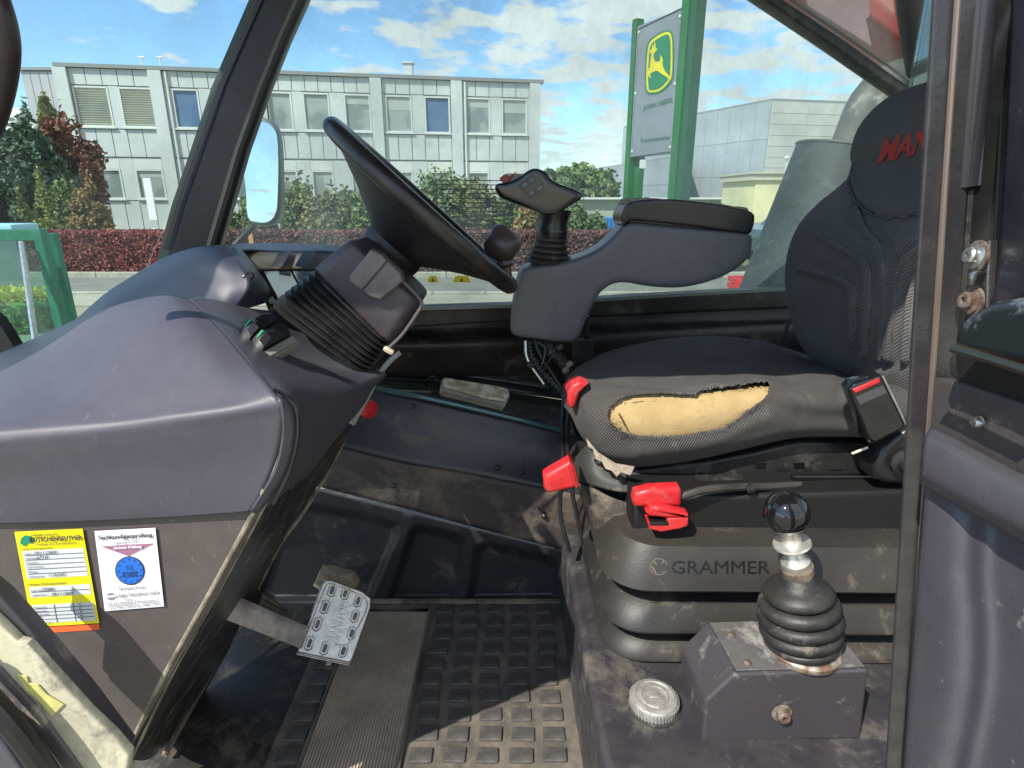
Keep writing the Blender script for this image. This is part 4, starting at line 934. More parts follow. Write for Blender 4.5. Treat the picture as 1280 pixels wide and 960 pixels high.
rows = rowsP([[(236, 374, .79), (250, 372, .83), (275, 376, .88), (305, 384, .92), (338, 388, .97), (372, 388, 1.02)],
              [(250, 386, .75), (270, 386, .79), (298, 392, .84), (330, 404, .90), (368, 416, .97), (402, 420, 1.02)],
              [(278, 414, .69), (296, 414, .73), (326, 424, .79), (362, 438, .86), (410, 450, .95), (444, 450, 1.02)],
              [(314, 456, .62), (330, 456, .655), (358, 458, .72), (396, 464, .80), (446, 470, .90), (482, 466, .98)],
              [(340, 490, .565), (358, 488, .59), (384, 490, .66), (418, 492, .75), (450, 490, .86), (466, 486, .95)],
              [(352, 504, .55), (370, 512, .57), (390, 520, .64), (415, 520, .74), (440, 514, .85), (456, 504, .94)],
              [(354, 545, .553), (372, 548, .568), (386, 552, .63), (400, 552, .72), (418, 545, .82), (434, 532, .93)],
              [(344, 590, .556), (358, 594, .57), (368, 596, .62), (380, 592, .70), (394, 582, .80), (408, 562, .92)],
              [(314, 640, .562), (322, 642, .57), (330, 638, .61), (340, 630, .66), (352, 618, .74), (372, 595, .86)]])
gmesh('driver_side_shell', cgrid(rows, 7, 7), plas, dash, th=.004)
seam = spl([P(340, 486, .553), P(356, 494, .562), P(369, 508, .562), P(373, 530, .560), P(370, 560, .560), P(360, 594, .562), P(342, 630, .562)], 5)
mk('shell_seam', *tube_g(seam, .0022, 6), blk_c, dash)
slab('lower_side_panel', [P(*q, .575) for q in [(-90, 640), (100, 636), (324, 622), (322, 645), (270, 745), (210, 850), (158, 945), (120, 1000), (-90, 1000)]], (0, 1, 0), .015, plas_p, dash, r=.002)
tr_ = spl([P(331, 612, .562), P(312, 650, .572), P(262, 742, .574), (P(205, 845, .576)), P(158, 940, .578), P(140, 985, .58)], 5)
mk('edge_trim', *tube_g(tr_, .0030, 8), trim, dash)
tr_ = spl([P(337, 618, .572), P(321, 650, .582), P(271, 742, .584), (P(214, 845, .586)), P(166, 945, .588)], 5)
mk('edge_trim', *tube_g(tr_, .0022, 8), trim, dash)
rows = rowsP([[(335, 622, .585), (352, 612, .70), (378, 588, .84), (430, 530, 1.0), (458, 500, 1.10)],
              [(318, 655, .59), (336, 652, .70), (356, 640, .82), (392, 604, .98), (412, 585, 1.08)],
              [(270, 745, .592), (286, 745, .68), (302, 738, .80), (330, 712, .95), (350, 678, 1.04)],
              [(213, 850, .594), (228, 850, .68), (246, 840, .79), (282, 800, .93), (314, 752, 1.02)],
              [(165, 950, .596), (182, 950, .68), (198, 940, .79), (236, 900, .92), (282, 820, 1.0)]])
gmesh('scratched_flank', cgrid(rows, 8, 8), flank, dash, th=.006)
mk('far_edge_trim', *tube_g(spl([P(462, 488, 1.10), P(440, 530, 1.10), P(412, 587, 1.08), P(380, 640, 1.06), P(350, 682, 1.04), P(314, 754, 1.02)], 4), [.004]*5+[.0035]*16, 6), trim, dash)
mk('flank_base_strip', *tube_g([P(325, 745, 1.1), P(270, 830, .98), P(205, 945, .80)], .006, 6), rub_d, dash)
# corner chrome end of the column surround
mk('corner_bead', *tube_g(spl([P(500, 440, .99), P(486, 452, .985), P(472, 470, .98), P(462, 490, .98), P(440, 530, .97)], 4), .0055, 8), mat('bead_pale', (.34, .34, .33), .35, .4), dash)
# instrument hood
hood_l = rowsP([[(78, 410, 1.02), (100, 394, 1.03), (130, 368, 1.04), (165, 345, 1.05), (205, 322, 1.05), (245, 309, 1.05), (272, 308, 1.04), (290, 312, 1.02)],
                [(76, 413, .98), (105, 400, .985), (140, 376, .99), (176, 356, .99), (215, 334, .985), (246, 322, .98), (272, 322, .97), (300, 330, .96)],
                [(76, 416, .95), (110, 404, .955), (150, 388, .955), (190, 372, .95), (228, 352, .945), (256, 348, .94), (284, 352, .93), (312, 356, .93)],
                [(76, 420, .94), (112, 410, .94), (152, 396, .93), (196, 384, .92), (236, 378, .91), (262, 380, .90), (280, 388, .90), (290, 391, .91)]])
gmesh('hood_shell', cgrid(hood_l, 7, 7), hoodm, dash, th=.004)
hood_f = rowsP([[(286, 311, 1.02), (294, 309, 1.04), (302, 312, 1.06)],
                [(300, 330, .96), (308, 328, .99), (317, 330, 1.02)],
                [(312, 356, .93), (324, 354, .96), (338, 362, 1.00)],
                [(290, 391, .91), (315, 384, .95), (340, 376, 1.0)]])
gmesh('hood_cheek', cgrid(hood_f, 7, 7), hoodm, dash, th=.004)
q = P(310, 346, .945); mk('cheek_button', *lathe_g([(.010, 0), (.010, .004), (.007, .006), (.002, .005)], q, (.5, -.75, .3), 18, xs=.7), blk_c, dash)
hood_t = rowsP([[(245, 309, 1.05), (290, 305, 1.20), (340, 304, 1.28), (400, 305, 1.30), (440, 308, 1.30)],
                [(272, 308, 1.04), (300, 307, 1.14), (345, 309, 1.20), (400, 309, 1.22), (440, 312, 1.22)],
                [(290, 312, 1.02), (312, 312, 1.09), (350, 314, 1.13), (400, 314, 1.15), (440, 317, 1.15)]])
gmesh('hood_rim', cgrid(hood_t, 6, 5), hoodm, dash, th=.004)
tan_ = mat('gauge_bezel', (.20, .17, .13), .5, col2=(.11, .10, .085), scale=16)
strip('bezel_strip', P(302, 314, 1.10), P(440, 318, 1.15), P(440, 334, 1.12), P(316, 334, 1.04), tan_, parent=dash)
for k, xx in enumerate((350, 380)):
    slab('bezel_rib', [P(xx, 313, 1.10), P(xx+12, 314, 1.10), P(xx+2, 334, 1.03), P(xx-12, 333, 1.03)], (0, 1, 0), .01, blk, dash)
strip('instrument_panel', P(316, 333, 1.06), P(440, 336, 1.14), P(440, 392, 1.06), P(338, 392, .99), mat('panel_face', (.035, .04, .038), .3, col2=(.09, .09, .08), scale=18), parent=dash)
for (x0, x1) in ((330, 362), (366, 392), (396, 420)):
    slab('gauge', [P(x0, 340, 1.04), P(x1, 340, 1.05), P(x1+18, 372, .99), P(x0+18, 374, .985)], (0, .8, .3), .004, lens, dash, r=.001)
slab('indicator_strip', [P(318, 350, 1.035), P(324, 350, 1.035), P(345, 378, .985), P(338, 380, .985)], (0, 1, 0), .004, mat('indicator_green', (.05, .30, .14), .3, col2=(.6, .5, .35), scale=60), dash)
# rocker switches in a light frame
fa, fb, fc, fd = P(288, 424, .745), P(330, 404, .80), P(372, 436, .80), P(330, 462, .715)
swn = (fb-fa).cross(fd-fa).normalized(); swn = swn if swn.dot(CAM-fa) > 0 else -swn
fa, fb, fc, fd = [p_ for p_ in (fa, fb, fc, fd)]
frame_m = mat('switch_frame', (.34, .33, .30), .35, .3)
swt = slab('switch_frame', [p_+swn*.011 for p_ in (fa, fb, fc, fd)], -swn, .012, frame_m, dash, r=.001)
fa, fb, fc, fd = [p_+swn*.010 for p_ in (fa, fb, fc, fd)]
def sw(u, v): return fa.lerp(fb, v).lerp(fd.lerp(fc, v), u)
for k, u in enumerate((.12, .48)):
    rr_ = []; w_ = .30
    for s_, h_ in ((.05, .002), (.14, .012), (.32, .020), (.5, .015), (.68, .017), (.84, .019), (.95, .004)):
        rr_.append([sw(u, s_)+swn*-.002, sw(u, s_)+swn*h_, sw(u+w_*.5, s_)+swn*(h_+.003), sw(u+w_, s_)+swn*h_, sw(u+w_, s_)-swn*.002])
    o = mk('rocker_switch', *loft_g(rr_), blk_c, dash, ang=30)
    slab('switch_mark', [sw(u+.05, .16)+swn*.0150, sw(u+.09, .16)+swn*.0150, sw(u+.09, .30)+swn*.0215, sw(u+.05, .30)+swn*.0215], swn, .0008, mat('switch_green', (.02, .30, .12), .35), o)
mk('blank_cover', *loft_g([[sw(.82, .05)+swn*.0, sw(.98, .05), sw(.98, .05)+swn*.006, sw(.82, .05)+swn*.006], [sw(.82, .95), sw(.98, .95), sw(.98, .95)+swn*.006, sw(.82, .95)+swn*.006]]), frame_m, dash)
q = P(462, 510, 1.16)
rb_ = thing('red_push_button', 'small round red push button at the console edge above the floor', 'button', q)
mk('button_cap', *lathe_g([(.010, 0), (.010, .008), (.019, .010), (.020, .020), (.016, .026), (.004, .028)], q-Vector((.012, 0, 0)), (.75, -.6, .1), 20), redp, rb_)
mk('button_stem', *lathe_g([(.013, -.03), (.013, 0), (.010, .002)], q-Vector((.012, 0, 0)), (.75, -.6, .1), 16), metl, rb_)

# ---- stickers on the lower panel
def sticker_pt(c, u, v, lift=0): # bilinear from pixel corners tl, tr, br, bl on plane Y=.574
    tl, tr, br, bl = c; x = (tl[0]*(1-u)+tr[0]*u)*(1-v)+(bl[0]*(1-u)+br[0]*u)*v; y = (tl[1]*(1-u)+tr[1]*u)*(1-v)+(bl[1]*(1-u)+br[1]*u)*v
    return P(x, y, .5725-lift)
def srect(c, u0, v0, u1, v1, l): return [sticker_pt(c, u0, v0, l), sticker_pt(c, u1, v0, l), sticker_pt(c, u1, v1, l), sticker_pt(c, u0, v1, l)]
def sflat(name, pts, m, parent): return slab(name, pts, (0, 1, 0), .0004, m, parent, smooth=False)
def stext(s, c, u0, v0, u1, v1, m, parent, l=.0016, **k):   # v1 lower edge
    return mk('lettering', *text_g(s, [sticker_pt(c, u0, v1, l), sticker_pt(c, u1, v1, l), sticker_pt(c, u1, v0, l), sticker_pt(c, u0, v0, l)], .0002, **k), m, parent, smooth=False)
c1_ = [(18, 665), (103, 661), (125, 785), (45, 792)]
s1_ = thing('service_sticker', 'yellow service label with handwritten dates and orange foot', 'sticker', P(70, 785, .57))
sflat('orange_strip', [P(45, 785, .5738), P(124, 780, .5738), P(124.5, 787, .5738), P(47, 792, .5738)], oran, s1_)
c1_ = [(18, 665), (103, 661), (124, 779), (40.5, 784)]
sflat('yellow_sheet', srect(c1_, 0, 0, 1, 1, 0), yell, s1_)
fieldm = mat('label_field', (.58, .62, .66), .35); linem = mat('label_line', (.12, .14, .18), .5)
for (v0, v1, nl) in ((.205, .495, 5), (.585, .69, 1), (.775, .965, 4)):
    f_ = sflat('form_field', srect(c1_, .06, v0, .96, v1, .0005), fieldm, s1_)
    bb_ = B()
    for k in range(nl):
        vv = v0+(v1-v0)*(k+1)/(nl+1); bb_.add(slab_g(srect(c1_, .08, vv-.003, .94, vv+.003, .001), (0, 1, 0), .0003))
    if nl == 4:
        for uu in (.38, .66): bb_.add(slab_g(srect(c1_, uu-.004, v0, uu+.004, v1, .0010), (0, 1, 0), .0003))
    bb_.out('form_lines', linem, f_, smooth=False)
stext('KOTSCHENREUTHER', c1_, .20, .065, .97, .115, ink, s1_, bold=.02); stext('Technik rund um', c1_, .22, .025, .62, .052, ink, s1_); stext('Verkauf und Kundendienst', c1_, .28, .128, .88, .150, ink, s1_)
sflat('deer_mark', [sticker_pt(c1_, *q, .0012) for q in [(.05, .12), (.08, .07), (.14, .04), (.22, .05), (.26, .09), (.22, .13), (.16, .12), (.10, .155), (.08, .14)]], green, s1_)
stext('Letzte Wartungsarbeiten', c1_, .06, .172, .52, .196, ink, s1_); stext('Nächste Wartungsarbeiten', c1_, .06, .545, .62, .572, ink, s1_)
hand = dict(shear=.35)
stext('20.11.2020', c1_, .22, .215, .56, .245, ink, s1_, **hand); stext('6710', c1_, .25, .262, .42, .295, ink, s1_, **hand); stext('11.8.2021', c1_, .38, .455, .64, .480, ink, s1_, **hand); stext('7200', c1_, .24, .60, .42, .630, ink, s1_, **hand); stext('20.11.2021', c1_, .36, .652, .70, .684, ink, s1_, **hand)
for i_, (t_, v) in enumerate((('Datum', .225), ('Stunden', .272), ('Motoröl', .318), ('Hydrauliköl', .366), ('Filter', .415), ('nächste am', .465), ('bei Std', .612), ('spätestens', .662), ('Motoröl', .790), ('Getriebe', .828), ('Hydraulik', .865))):
    stext(t_, c1_, .08, v, .10+.02*len(t_), v+.016, inkg, s1_)
for v in (.785, .825, .862, .90, .935): stext('x', c1_, .74, v, .78, v+.014, ink, s1_)
stext('11', c1_, .10, .892, .16, .922, ink, s1_, **hand); stext('30.11', c1_, .08, .955, .28, .985, ink, s1_, **hand)
c2_ = [(118, 664), (194, 660), (205, 758), (131, 764)]
s2_ = thing('inspection_sticker', 'white inspection label with mauve triangle and blue 2013 disc', 'sticker', P(165, 760, .57))
sflat('white_sheet', srect(c2_, 0, 0, 1, 1, 0), white, s2_)
stext('Sachkundigenprüfung', c2_, .05, .055, .94, .125, ink, s2_, bold=.02); stext('gemäß UVV', c2_, .30, .135, .70, .185, inkg, s2_)
sflat('triangle', [sticker_pt(c2_, *q, .0008) for q in [(.08, .195), (.95, .195), (.50, .335)]], mauve, s2_)
stext('nächste Prüfung', c2_, .28, .205, .74, .250, white, s2_, l=.0022, bold=.02)
def sdisc(cu, cv, ru, rv, l, m, name, n=28): return sflat(name, [sticker_pt(c2_, cu+ru*math.cos(6.2832*k/n), cv+rv*math.sin(6.2832*k/n), l) for k in range(n)], m, s2_)
sdisc(.50, .52, .245, .180, .0008, ink, 'disc_edge'); sdisc(.50, .52, .225, .165, .0014, blue, 'blue_disc')
for k in range(12):
    a_ = k*math.pi/6; cu, cv = .50+.19*math.cos(a_), .52+.14*math.sin(a_)
    sflat('disc_tick', [sticker_pt(c2_, cu+.012*math.cos(t), cv+.010*math.sin(t), .002) for t in (0, 1.57, 3.14, 4.71)], ink, s2_)
mk('lettering', *text_g('2013', [sticker_pt(c2_, .62, .53, .0024), sticker_pt(c2_, .37, .53, .0024), sticker_pt(c2_, .37, .60, .0024), sticker_pt(c2_, .62, .60, .0024)], .0002, bold=.01), ink, s2_, smooth=False)
stext('12', c2_, .45, .455, .55, .50, ink, s2_, l=.0024)
stext('Bei Bedarf früher', c2_, .28, .715, .74, .755, inkg, s2_); stext('GABELSTAPLERMASCHINEN', c2_, .22, .800, .95, .845, inkg, s2_)
sdisc(.13, .825, .07, .045, .0008, inkg, 'maker_mark'); sflat('maker_mark_bar', srect(c2_, .05, .815, .21, .835, .0014), white, s2_)
stext('Service', c2_, .34, .862, .48, .885, inkg, s2_); stext('91522 Ansbach Benzstrasse 7', c2_, .04, .895, .93, .918, inkg, s2_); stext('Industriemaschinen  Gabelstapler', c2_, .05, .925, .95, .948, inkg, s2_); stext('Tel. 0981 9500 Fax 0981 9505', c2_, .06, .955, .95, .978, inkg, s2_)

# ================================================================== STEERING COLUMN
col = thing('steering_column', 'steering column with boxy purple-brown head, pleated black boot and black wheel', 'steering column', P(420, 440, 1.02))
YN = .93
def cring(A, B_, d, m_=1.0, Yn=YN, r=.22):
    a = P(A[0], A[1], Yn); b_ = P(B_[0], B_[1], Yn); c = (a+b_)/2; u = (b_-a).normalized(); hw_ = (b_-a).length/2*m_
    dp = Vector((0, 1, 0)); dp -= u*dp.dot(u); dp.normalize(); c = c+dp*d
    return [c+u*x+dp*y for x, y in rrect(hw_, d*m_, d*r, 5)]
L0 = ((330, 384), (455, 474)); L1 = ((391, 336), (487, 431)); L2 = ((433, 298), (525, 380))
def lerp2(a, b, t): return (a[0]*(1-t)+b[0]*t, a[1]*(1-t)+b[1]*t)
nfold = 8; rings = []
for k in range(nfold):
    for f_, m_ in ((0, .905), (.12, .93), (.34, 1.0), (.52, 1.02), (.70, 1.0), (.90, .93)):
        t = (k+f_)/nfold; d_ = .075-.008*t; rings.append(cring(lerp2(L0[0], L1[0], t), lerp2(L0[1], L1[1], t), d_, m_, r=.5))
mk('pleated_boot', *loft_g(rings), mat('boot_rubber', (.010, .010, .011), .36, col2=(.022, .021, .020), scale=30, bump=.3, bscale=300), col, ang=70)
rings = [cring(lerp2(L1[0], L2[0], t), lerp2(L1[1], L2[1], t), .068, m_, YN+.004, .3) for t, m_ in ((-.02, .94), (.0, .985), (.05, 1.01), (.4, 1.0), (.75, .985), (.92, .97), (.98, .94), (1.0, .89))]
mk('column_head', *loft_g(rings), colm, col, ang=50)
def chp(x, y, lift=0.0): return P(x, y, YN+.002-lift)
slab('head_block', [chp(*q, .012) for q in [(437, 344), (463, 312), (476, 318), (500, 342), (503, 352), (475, 376), (463, 372), (436, 352)]], (0, 1, 0), .03, colt, col, r=.004)
slab('block_seam', [chp(*q, .0135) for q in [(452, 362), (483, 326), (484.5, 327), (453.5, 363)]], (0, 1, 0), .003, blk_c, col)
mk('head_rim', *tube_g(spl([chp(498, 348, .0), chp(512, 360, .0), chp(527, 378, .0), chp(520, 394, .0), chp(503, 418, .0), chp(487, 434, .0)], 4), .0028, 8), mat('head_rim', (.10, .085, .085), .4), col)
q = P(486, 438, .93); mk('lower_clip', *rbox_g(q, (.018, .012, .008), .004, Matrix.Rotation(D2R(30), 3, 'Y')), cream, col)
_ = (lambda *a: None)('pale_edge', *tube_g(spl([P(527, 378, .955), P(523, 388, .952), P(508, 404, .95), P(497, 424, .95), P(484, 436, .952)], 4), .003, 8), trim, col)

# ================================================================== STEERING WHEEL
wc = P(533, 262, 1.13); Rw = .205; tdir = (P(645, 362, 1.13)-P(426, 164, 1.13)).normalized(); vd_ = (wc-CAM).normalized(); wax = vd_.cross(tdir).normalized(); wax = (wax if wax.z > 0 else -wax)-vd_*.035; wax -= tdir*wax.dot(tdir); wax.normalize()
if wax.z < 0: wax = -wax
wdep = wax.cross(tdir).normalized()
sw_ = mk('steering_wheel', *tube_g([wc+(tdir*math.cos(6.28319*k/64)+wdep*math.sin(6.28319*k/64))*Rw for k in range(64)], .0155, 16, closed=True), wheelm, col)
sw_['label'] = 'black steering wheel seen almost edge-on with a knob on its rim'
prof = [(.198, .002), (.190, -.020), (.165, -.048), (.125, -.078), (.085, -.098), (.062, -.108), (.058, -.130), (.02, -.135), (.018, -.09), (.09, -.07), (.16, -.035), (.192, .004)]
n_ = 56; V = []; F = []
def wheelpt(r, a, h): return wc+(tdir*math.cos(a)+wdep*math.sin(a))*r+wax*h
prof = [(.196, -.002), (.190, -.012), (.165, -.024), (.125, -.044), (.085, -.068), (.050, -.092), (.046, -.088), (.08, -.056), (.12, -.034), (.155, -.016), (.180, -.006), (.192, .000)]
V, F = lathe_g(prof, wc, wax, 64); F = F[:-2]+[(11*64+k, 11*64+(k+1) % 64, (k+1) % 64, k) for k in range(64)]
mk('wheel_dish', V, F, dish, sw_, ang=50)
mk('hub', *lathe_g([(.03, -.150), (.040, -.135), (.048, -.120), (.058, -.108), (.060, -.095), (.058, -.080), (.04, -.066), (.01, -.060)], wc, wax, 28), dish, sw_)
kb = P(634, 330, 1.12); kax = (P(648, 300, 1.12)-P(634, 330, 1.12)).normalized(); kax = (wax*.9-tdir*.05+Vector((0, -.1, 0))).normalized()
kb = P(632, 334, 1.12)
kn = mk('spinner_knob', *lathe_g([(.010, -.02), (.010, .0), (.016, .006), (.014, .012), (.020, .018), (.031, .028), (.035, .038), (.033, .050), (.022, .062), (.014, .074), (.008, .078)], kb, (.12, -.1, .9) and (P(634, 290, 1.12)-P(640, 335, 1.12)), 26), spin, sw_)

# ================================================================== JOYSTICK ARMREST
ja = thing('joystick_armrest', 'blue-grey armrest pod with a black joystick on its front end', 'armrest', P(690, 425, 1.38))
sh_o = [(653, 336), (675, 332), (702, 328), (728, 321), (752, 309), (770, 293), (786, 278), (830, 281), (885, 286), (938, 291), (943, 305), (938, 322), (918, 340), (885, 354), (848, 361), (812, 359), (782, 354), (766, 356), (752, 366), (742, 382), (733, 402), (726, 420), (718, 428), (700, 429), (668, 425), (640, 420), (638, 400), (643, 368), (648, 345)]
V, F = slab_g(spl([P(x, y, 1.33) for x, y in sh_o], 3, True), (0, 1, 0), .11)
soften(mk('armrest_shell', V, F, plas_b, ja), .0035, 45, .8)
V, F = slab_g(spl([P(x, y, 1.325) for x, y in [(778, 266), (784, 255), (800, 250), (840, 249), (880, 253), (915, 259), (940, 265), (944, 275), (940, 289), (932, 292), (880, 285), (830, 279), (788, 276), (781, 284), (777, 276)]], 3, True), (0, 1, 0), .12)
soften(mk('armrest_pad', V, F, blk_c, ja), .003, 5)
slab('pad_base', [P(*q, 1.345) for q in [(786, 274), (938, 286), (934, 300), (792, 288)]], (0, 1, 0), .08, blk_c, ja)
G = []
for i in range(10):
    row = []
    for j in range(40):
        u = j/39; x = 782+u*160; z0 = P(x, 253+u*12-2.5*math.sin(u*3.1)*1.5, 1.33).z
        Y = 1.331+.106*i/9; h = .003*noise.noise(Vector((x*.12, i*.9, 1)))+.0035*noise.noise(Vector((x*.035, i*.4, 4))); e = min(i, 9-i, j, 39-j)
        row.append(Vector((P(x, 255, 1.33).x, Y, z0+(.007+h if e else -.004))))
    G.append(row)
gmesh('worn_pad_cover', G, padt, ja, th=.002)
jb = P(686, 330, 1.385); jt = P(690, 292, 1.385); jax = (jt-jb).normalized()
pr = []
for k in range(5):
    t = k*.0125; r_ = .052-.0042*k
    pr += [(r_*.86, t), (r_*.97, t+.003), (r_, t+.006), (r_*.96, t+.009), (r_*.84, t+.011)]
pr += [(.030, .066), (.029, .07)]
mk('joystick_boot', *lathe_g([(p[0]*1.05, p[1]) for p in pr], jb, jax, 30), rub, ja, ang=60)
mk('joystick_neck', *lathe_g([(.036, .060), (.037, .064), (.036, .082), (.034, .094), (.036, .106), (.039, .116), (.040, .122)], jb, jax, 26), blk_c, ja)
gp_ = [(618, 235), (622, 229), (634, 228), (648, 222), (660, 213), (670, 210), (680, 214), (692, 226), (706, 232), (722, 238), (729, 244), (724, 251), (712, 258), (704, 264), (694, 269), (680, 269), (668, 264), (652, 258), (636, 252), (624, 246)]
V, F = slab_g(spl([P(x, y, 1.345) for x, y in gp_], 3, True), (0, 1, 0), .085)
gr_ = soften(mk('joystick_grip', V, F, mat('grip_black', (.010, .010, .011), .2, col2=(.016, .016, .016), scale=30, coat=.3), ja), .0028, 22)
mk('grip_ridge', *tube_g(spl([P(x, y, 1.350) for x, y in [(664, 214), (680, 216), (690, 232), (706, 241), (724, 246)]], 4), [.0035]*17, 8), blk_c, ja)
mk('grip_ridge', *tube_g(spl([P(x, y, 1.352) for x, y in [(624, 234), (646, 249), (672, 257), (700, 254), (722, 247)]], 4), [.0025]*17, 8), blk_c, ja)
slab('button_plate', [P(*q, 1.3435) for q in [(646, 232), (666, 218), (674, 222), (684, 238), (668, 250), (662, 248)]], (0, .95, -.2), .004, mat('button_plate', (.13, .10, .065), .4), ja, r=.0008)
for (x, y) in ((655, 231), (664, 225), (664, 241), (674, 235)):
    slab('button', [P(x-5, y-.5, 1.341), P(x+2.5, y-5.5, 1.341), P(x+6, y+.5, 1.341), P(x-1, y+5.5, 1.341)], (0, 1, -.2), .004, mat('joystick_button', (.012, .012, .03), .15, coat=.5), ja, r=.0012)
slab('red_trigger', [P(*q, 1.36) for q in [(624, 223), (630, 218), (637, 220), (646, 214), (640, 222), (633, 230), (628, 228)]], (0, 1, 0), .03, mat('dark_red_plastic', (.30, .02, .015), .35), ja, r=.002)
slab('trigger_frame', [P(*q, 1.365) for q in [(632, 229), (646, 217), (654, 219), (640, 231)]], (0, 1, 0), .02, mat('trigger_frame', (.28, .24, .18), .5), ja, r=.001)
mk('lettering', *text_g('MASCHIO', [P(689, 290, 1.342), P(703, 291, 1.348), P(703, 288.5, 1.348), P(689, 287.5, 1.342)], .0003), inkg, ja, smooth=False)
mk('shell_screw', *lathe_g([(.004, 0), (.004, .002), (.001, .003)], P(765, 310, 1.34), (-.4, -.3, .8), 10), blk_c, ja)
# wiring under the armrest
wl_ = thing('wiring_loom', 'tangled black corrugated cable and connectors hanging under the armrest pod', 'cable', P(690, 480, 1.36))
cp = spl([P(662, 428, 1.37), P(664, 444, 1.36), P(676, 462, 1.35), P(692, 478, 1.34), (P(706, 492, 1.33))], 14); rad = [.016+(.005 if (k//2) % 2 else 0) for k in range(len(cp))]
mk('corrugated_hose', *tube_g(cp, rad, 12), blk_c, wl_)
cp = spl([P(684, 428, 1.37), P(690, 440, 1.35), P(702, 452, 1.345), P(712, 470, 1.34)], 14); rad = [.011+(.004 if (k//2) % 2 else 0) for k in range(len(cp))]
mk('corrugated_hose', *tube_g(cp, rad, 12), rub, wl_)
for i_, (a_, b2_, c_) in enumerate((((657, 426), (660, 450), (680, 480)), ((668, 426), (676, 445), (704, 486)), ((698, 430), (688, 448), (676, 470)), ((672, 428), (682, 436), (678, 456)))):
    mk('cable', *tube_g(spl([P(*a_, 1.34), P(*b2_, 1.33), P(*c_, 1.32)], 6), .0042, 8), (metl if i_ == 0 else blk_c), wl_)
for (x, y) in ((707, 462), (663, 456), (712, 455), (700, 434)):
    mk('connector', *rbox_g(P(x, y, 1.325), (.016, .012, .012), .002, Matrix.Rotation(random.uniform(-.8, .8), 3, 'Y')), (trim if x > 705 else blk), wl_)
slab('bracket_plate', [P(*q, 1.34) for q in [(716, 425), (736, 424), (742, 430), (742, 450), (716, 456)]], (0, 1, 0), .004, blk_c, wl_, r=.001)
for i_, pp in enumerate(([(733, 395), (733, 430), (728, 470)], )):
    mk('cable', *tube_g(spl([P(*q, 1.38) for q in pp], 5), .006, 8), blk_c, wl_)
cb_ = thing('hanging_cables', 'pair of thin black cables running down in front of the seat', 'cable', P(705, 690, 1.15))
for i_, pp in enumerate(([(706, 480), (703, 530), (704, 580), (700, 640), (712, 690)], [(712, 500), (709, 550), (713, 600), (722, 650), (730, 680)], [(728, 545), (718, 560), (711, 575), (712, 590)])):
    mk('cable', *tube_g(spl([P(x, y, 1.19-.0005*(y-480)) for x, y in pp], 6), .0048, 8), blk_c, cb_)

# ================================================================== SEAT
seat = thing('driver_seat', 'worn black suspension seat with torn cushion showing yellow foam', 'seat', (.42, 1.08, 1.0))
rows = rowsP([
 [(707, 500, 1.26), (709, 478, 1.32), (722, 458, 1.36), (755, 441, 1.37), (805, 428, 1.37), (870, 420, 1.37), (945, 425, 1.37), (1020, 447, 1.37), (1085, 466, 1.37), (1170, 480, 1.37)],
 [(703, 502, 1.20), (706, 478, 1.22), (724, 460, 1.24), (762, 448, 1.25), (815, 441, 1.25), (880, 438, 1.25), (950, 443, 1.25), (1025, 458, 1.25), (1092, 470, 1.25), (1175, 482, 1.25)],
 [(703, 506, 1.12), (710, 480, 1.11), (733, 465, 1.11), (776, 460, 1.11), (830, 461, 1.11), (895, 459, 1.12), (960, 461, 1.12), (1035, 467, 1.12), (1098, 474, 1.12), (1180, 484, 1.12)],
 [(708, 512, 1.03), (720, 488, 1.00), (748, 478, .99), (794, 478, .985), (846, 480, .98), (904, 477, .98), (966, 474, .98), (1040, 474, .98), (1102, 478, .98), (1184, 488, .98)],
 [(715, 522, .985), (731, 503, .955), (762, 494, .945), (806, 492, .938), (856, 490, .933), (912, 486, .93), (972, 481, .93), (1044, 480, .93), (1106, 484, .93), (1188, 494, .93)],
 [(722, 538, .97), (738, 530, .935), (770, 528, .915), (814, 528, .908), (864, 524, .905), (920, 514, .905), (980, 506, .905), (1048, 504, .905), (1108, 510, .905), (1190, 518, .905)],
 [(734, 556, .975), (750, 562, .938), (782, 566, .92), (826, 564, .912), (874, 558, .91), (928, 546, .91), (986, 534, .91), (1052, 532, .91), (1110, 536, .91), (1190, 540, .91)],
 [(748, 572, 1.0), (762, 582, .97), (794, 584, .945), (836, 580, .935), (884, 572, .93), (936, 560, .93), (992, 548, .93), (1056, 546, .93), (1112, 550, .93), (1190, 552, .93)]])
G = cgrid(rows, 16, 13)
hole = [(760, 520), (764, 508), (776, 499), (790, 494), (830, 492), (868, 494), (876, 488), (905, 483), (935, 478), (958, 476), (963, 482), (960, 492), (945, 506), (925, 522), (905, 534), (880, 540), (850, 545), (815, 545), (788, 543), (775, 536), (765, 530)]
def jig(x, y): return (x+1.2*noise.noise(Vector((x*.12, y*.12, 0))), y+1.5*noise.noise(Vector((x*.15, y*.15, 9))))
NM = [[gnorm(G, i, j) for j in range(len(G[0]))] for i in range(len(G))]
G2 = []
wr_lines = [([(800, 478), (850, 486), (905, 492)], 3, -.0015), ([(890, 462), (960, 468), (1040, 467)], 9, .004), ([(800, 455), (850, 470), (890, 480)], 10, .003), ([(730, 500), (738, 520), (752, 548)], 7, .0015), ([(965, 486), (1010, 492), (1090, 480)], 8, -.003), ([(800, 562), (880, 552), (960, 520)], 10, .003), ([(840, 548), (900, 540), (950, 512)], 6, -.003), ([(880, 455), (930, 462), (1000, 476)], 5, -.004), ([(745, 470), (790, 480), (850, 484)], 5, -.003), ([(960, 500), (1000, 520), (1060, 525)], 10, -.003), ([(985, 478), (1005, 500), (1000, 530)], 7, -.0022), ([(1050, 480), (1048, 505), (1056, 530)], 6, -.002)]
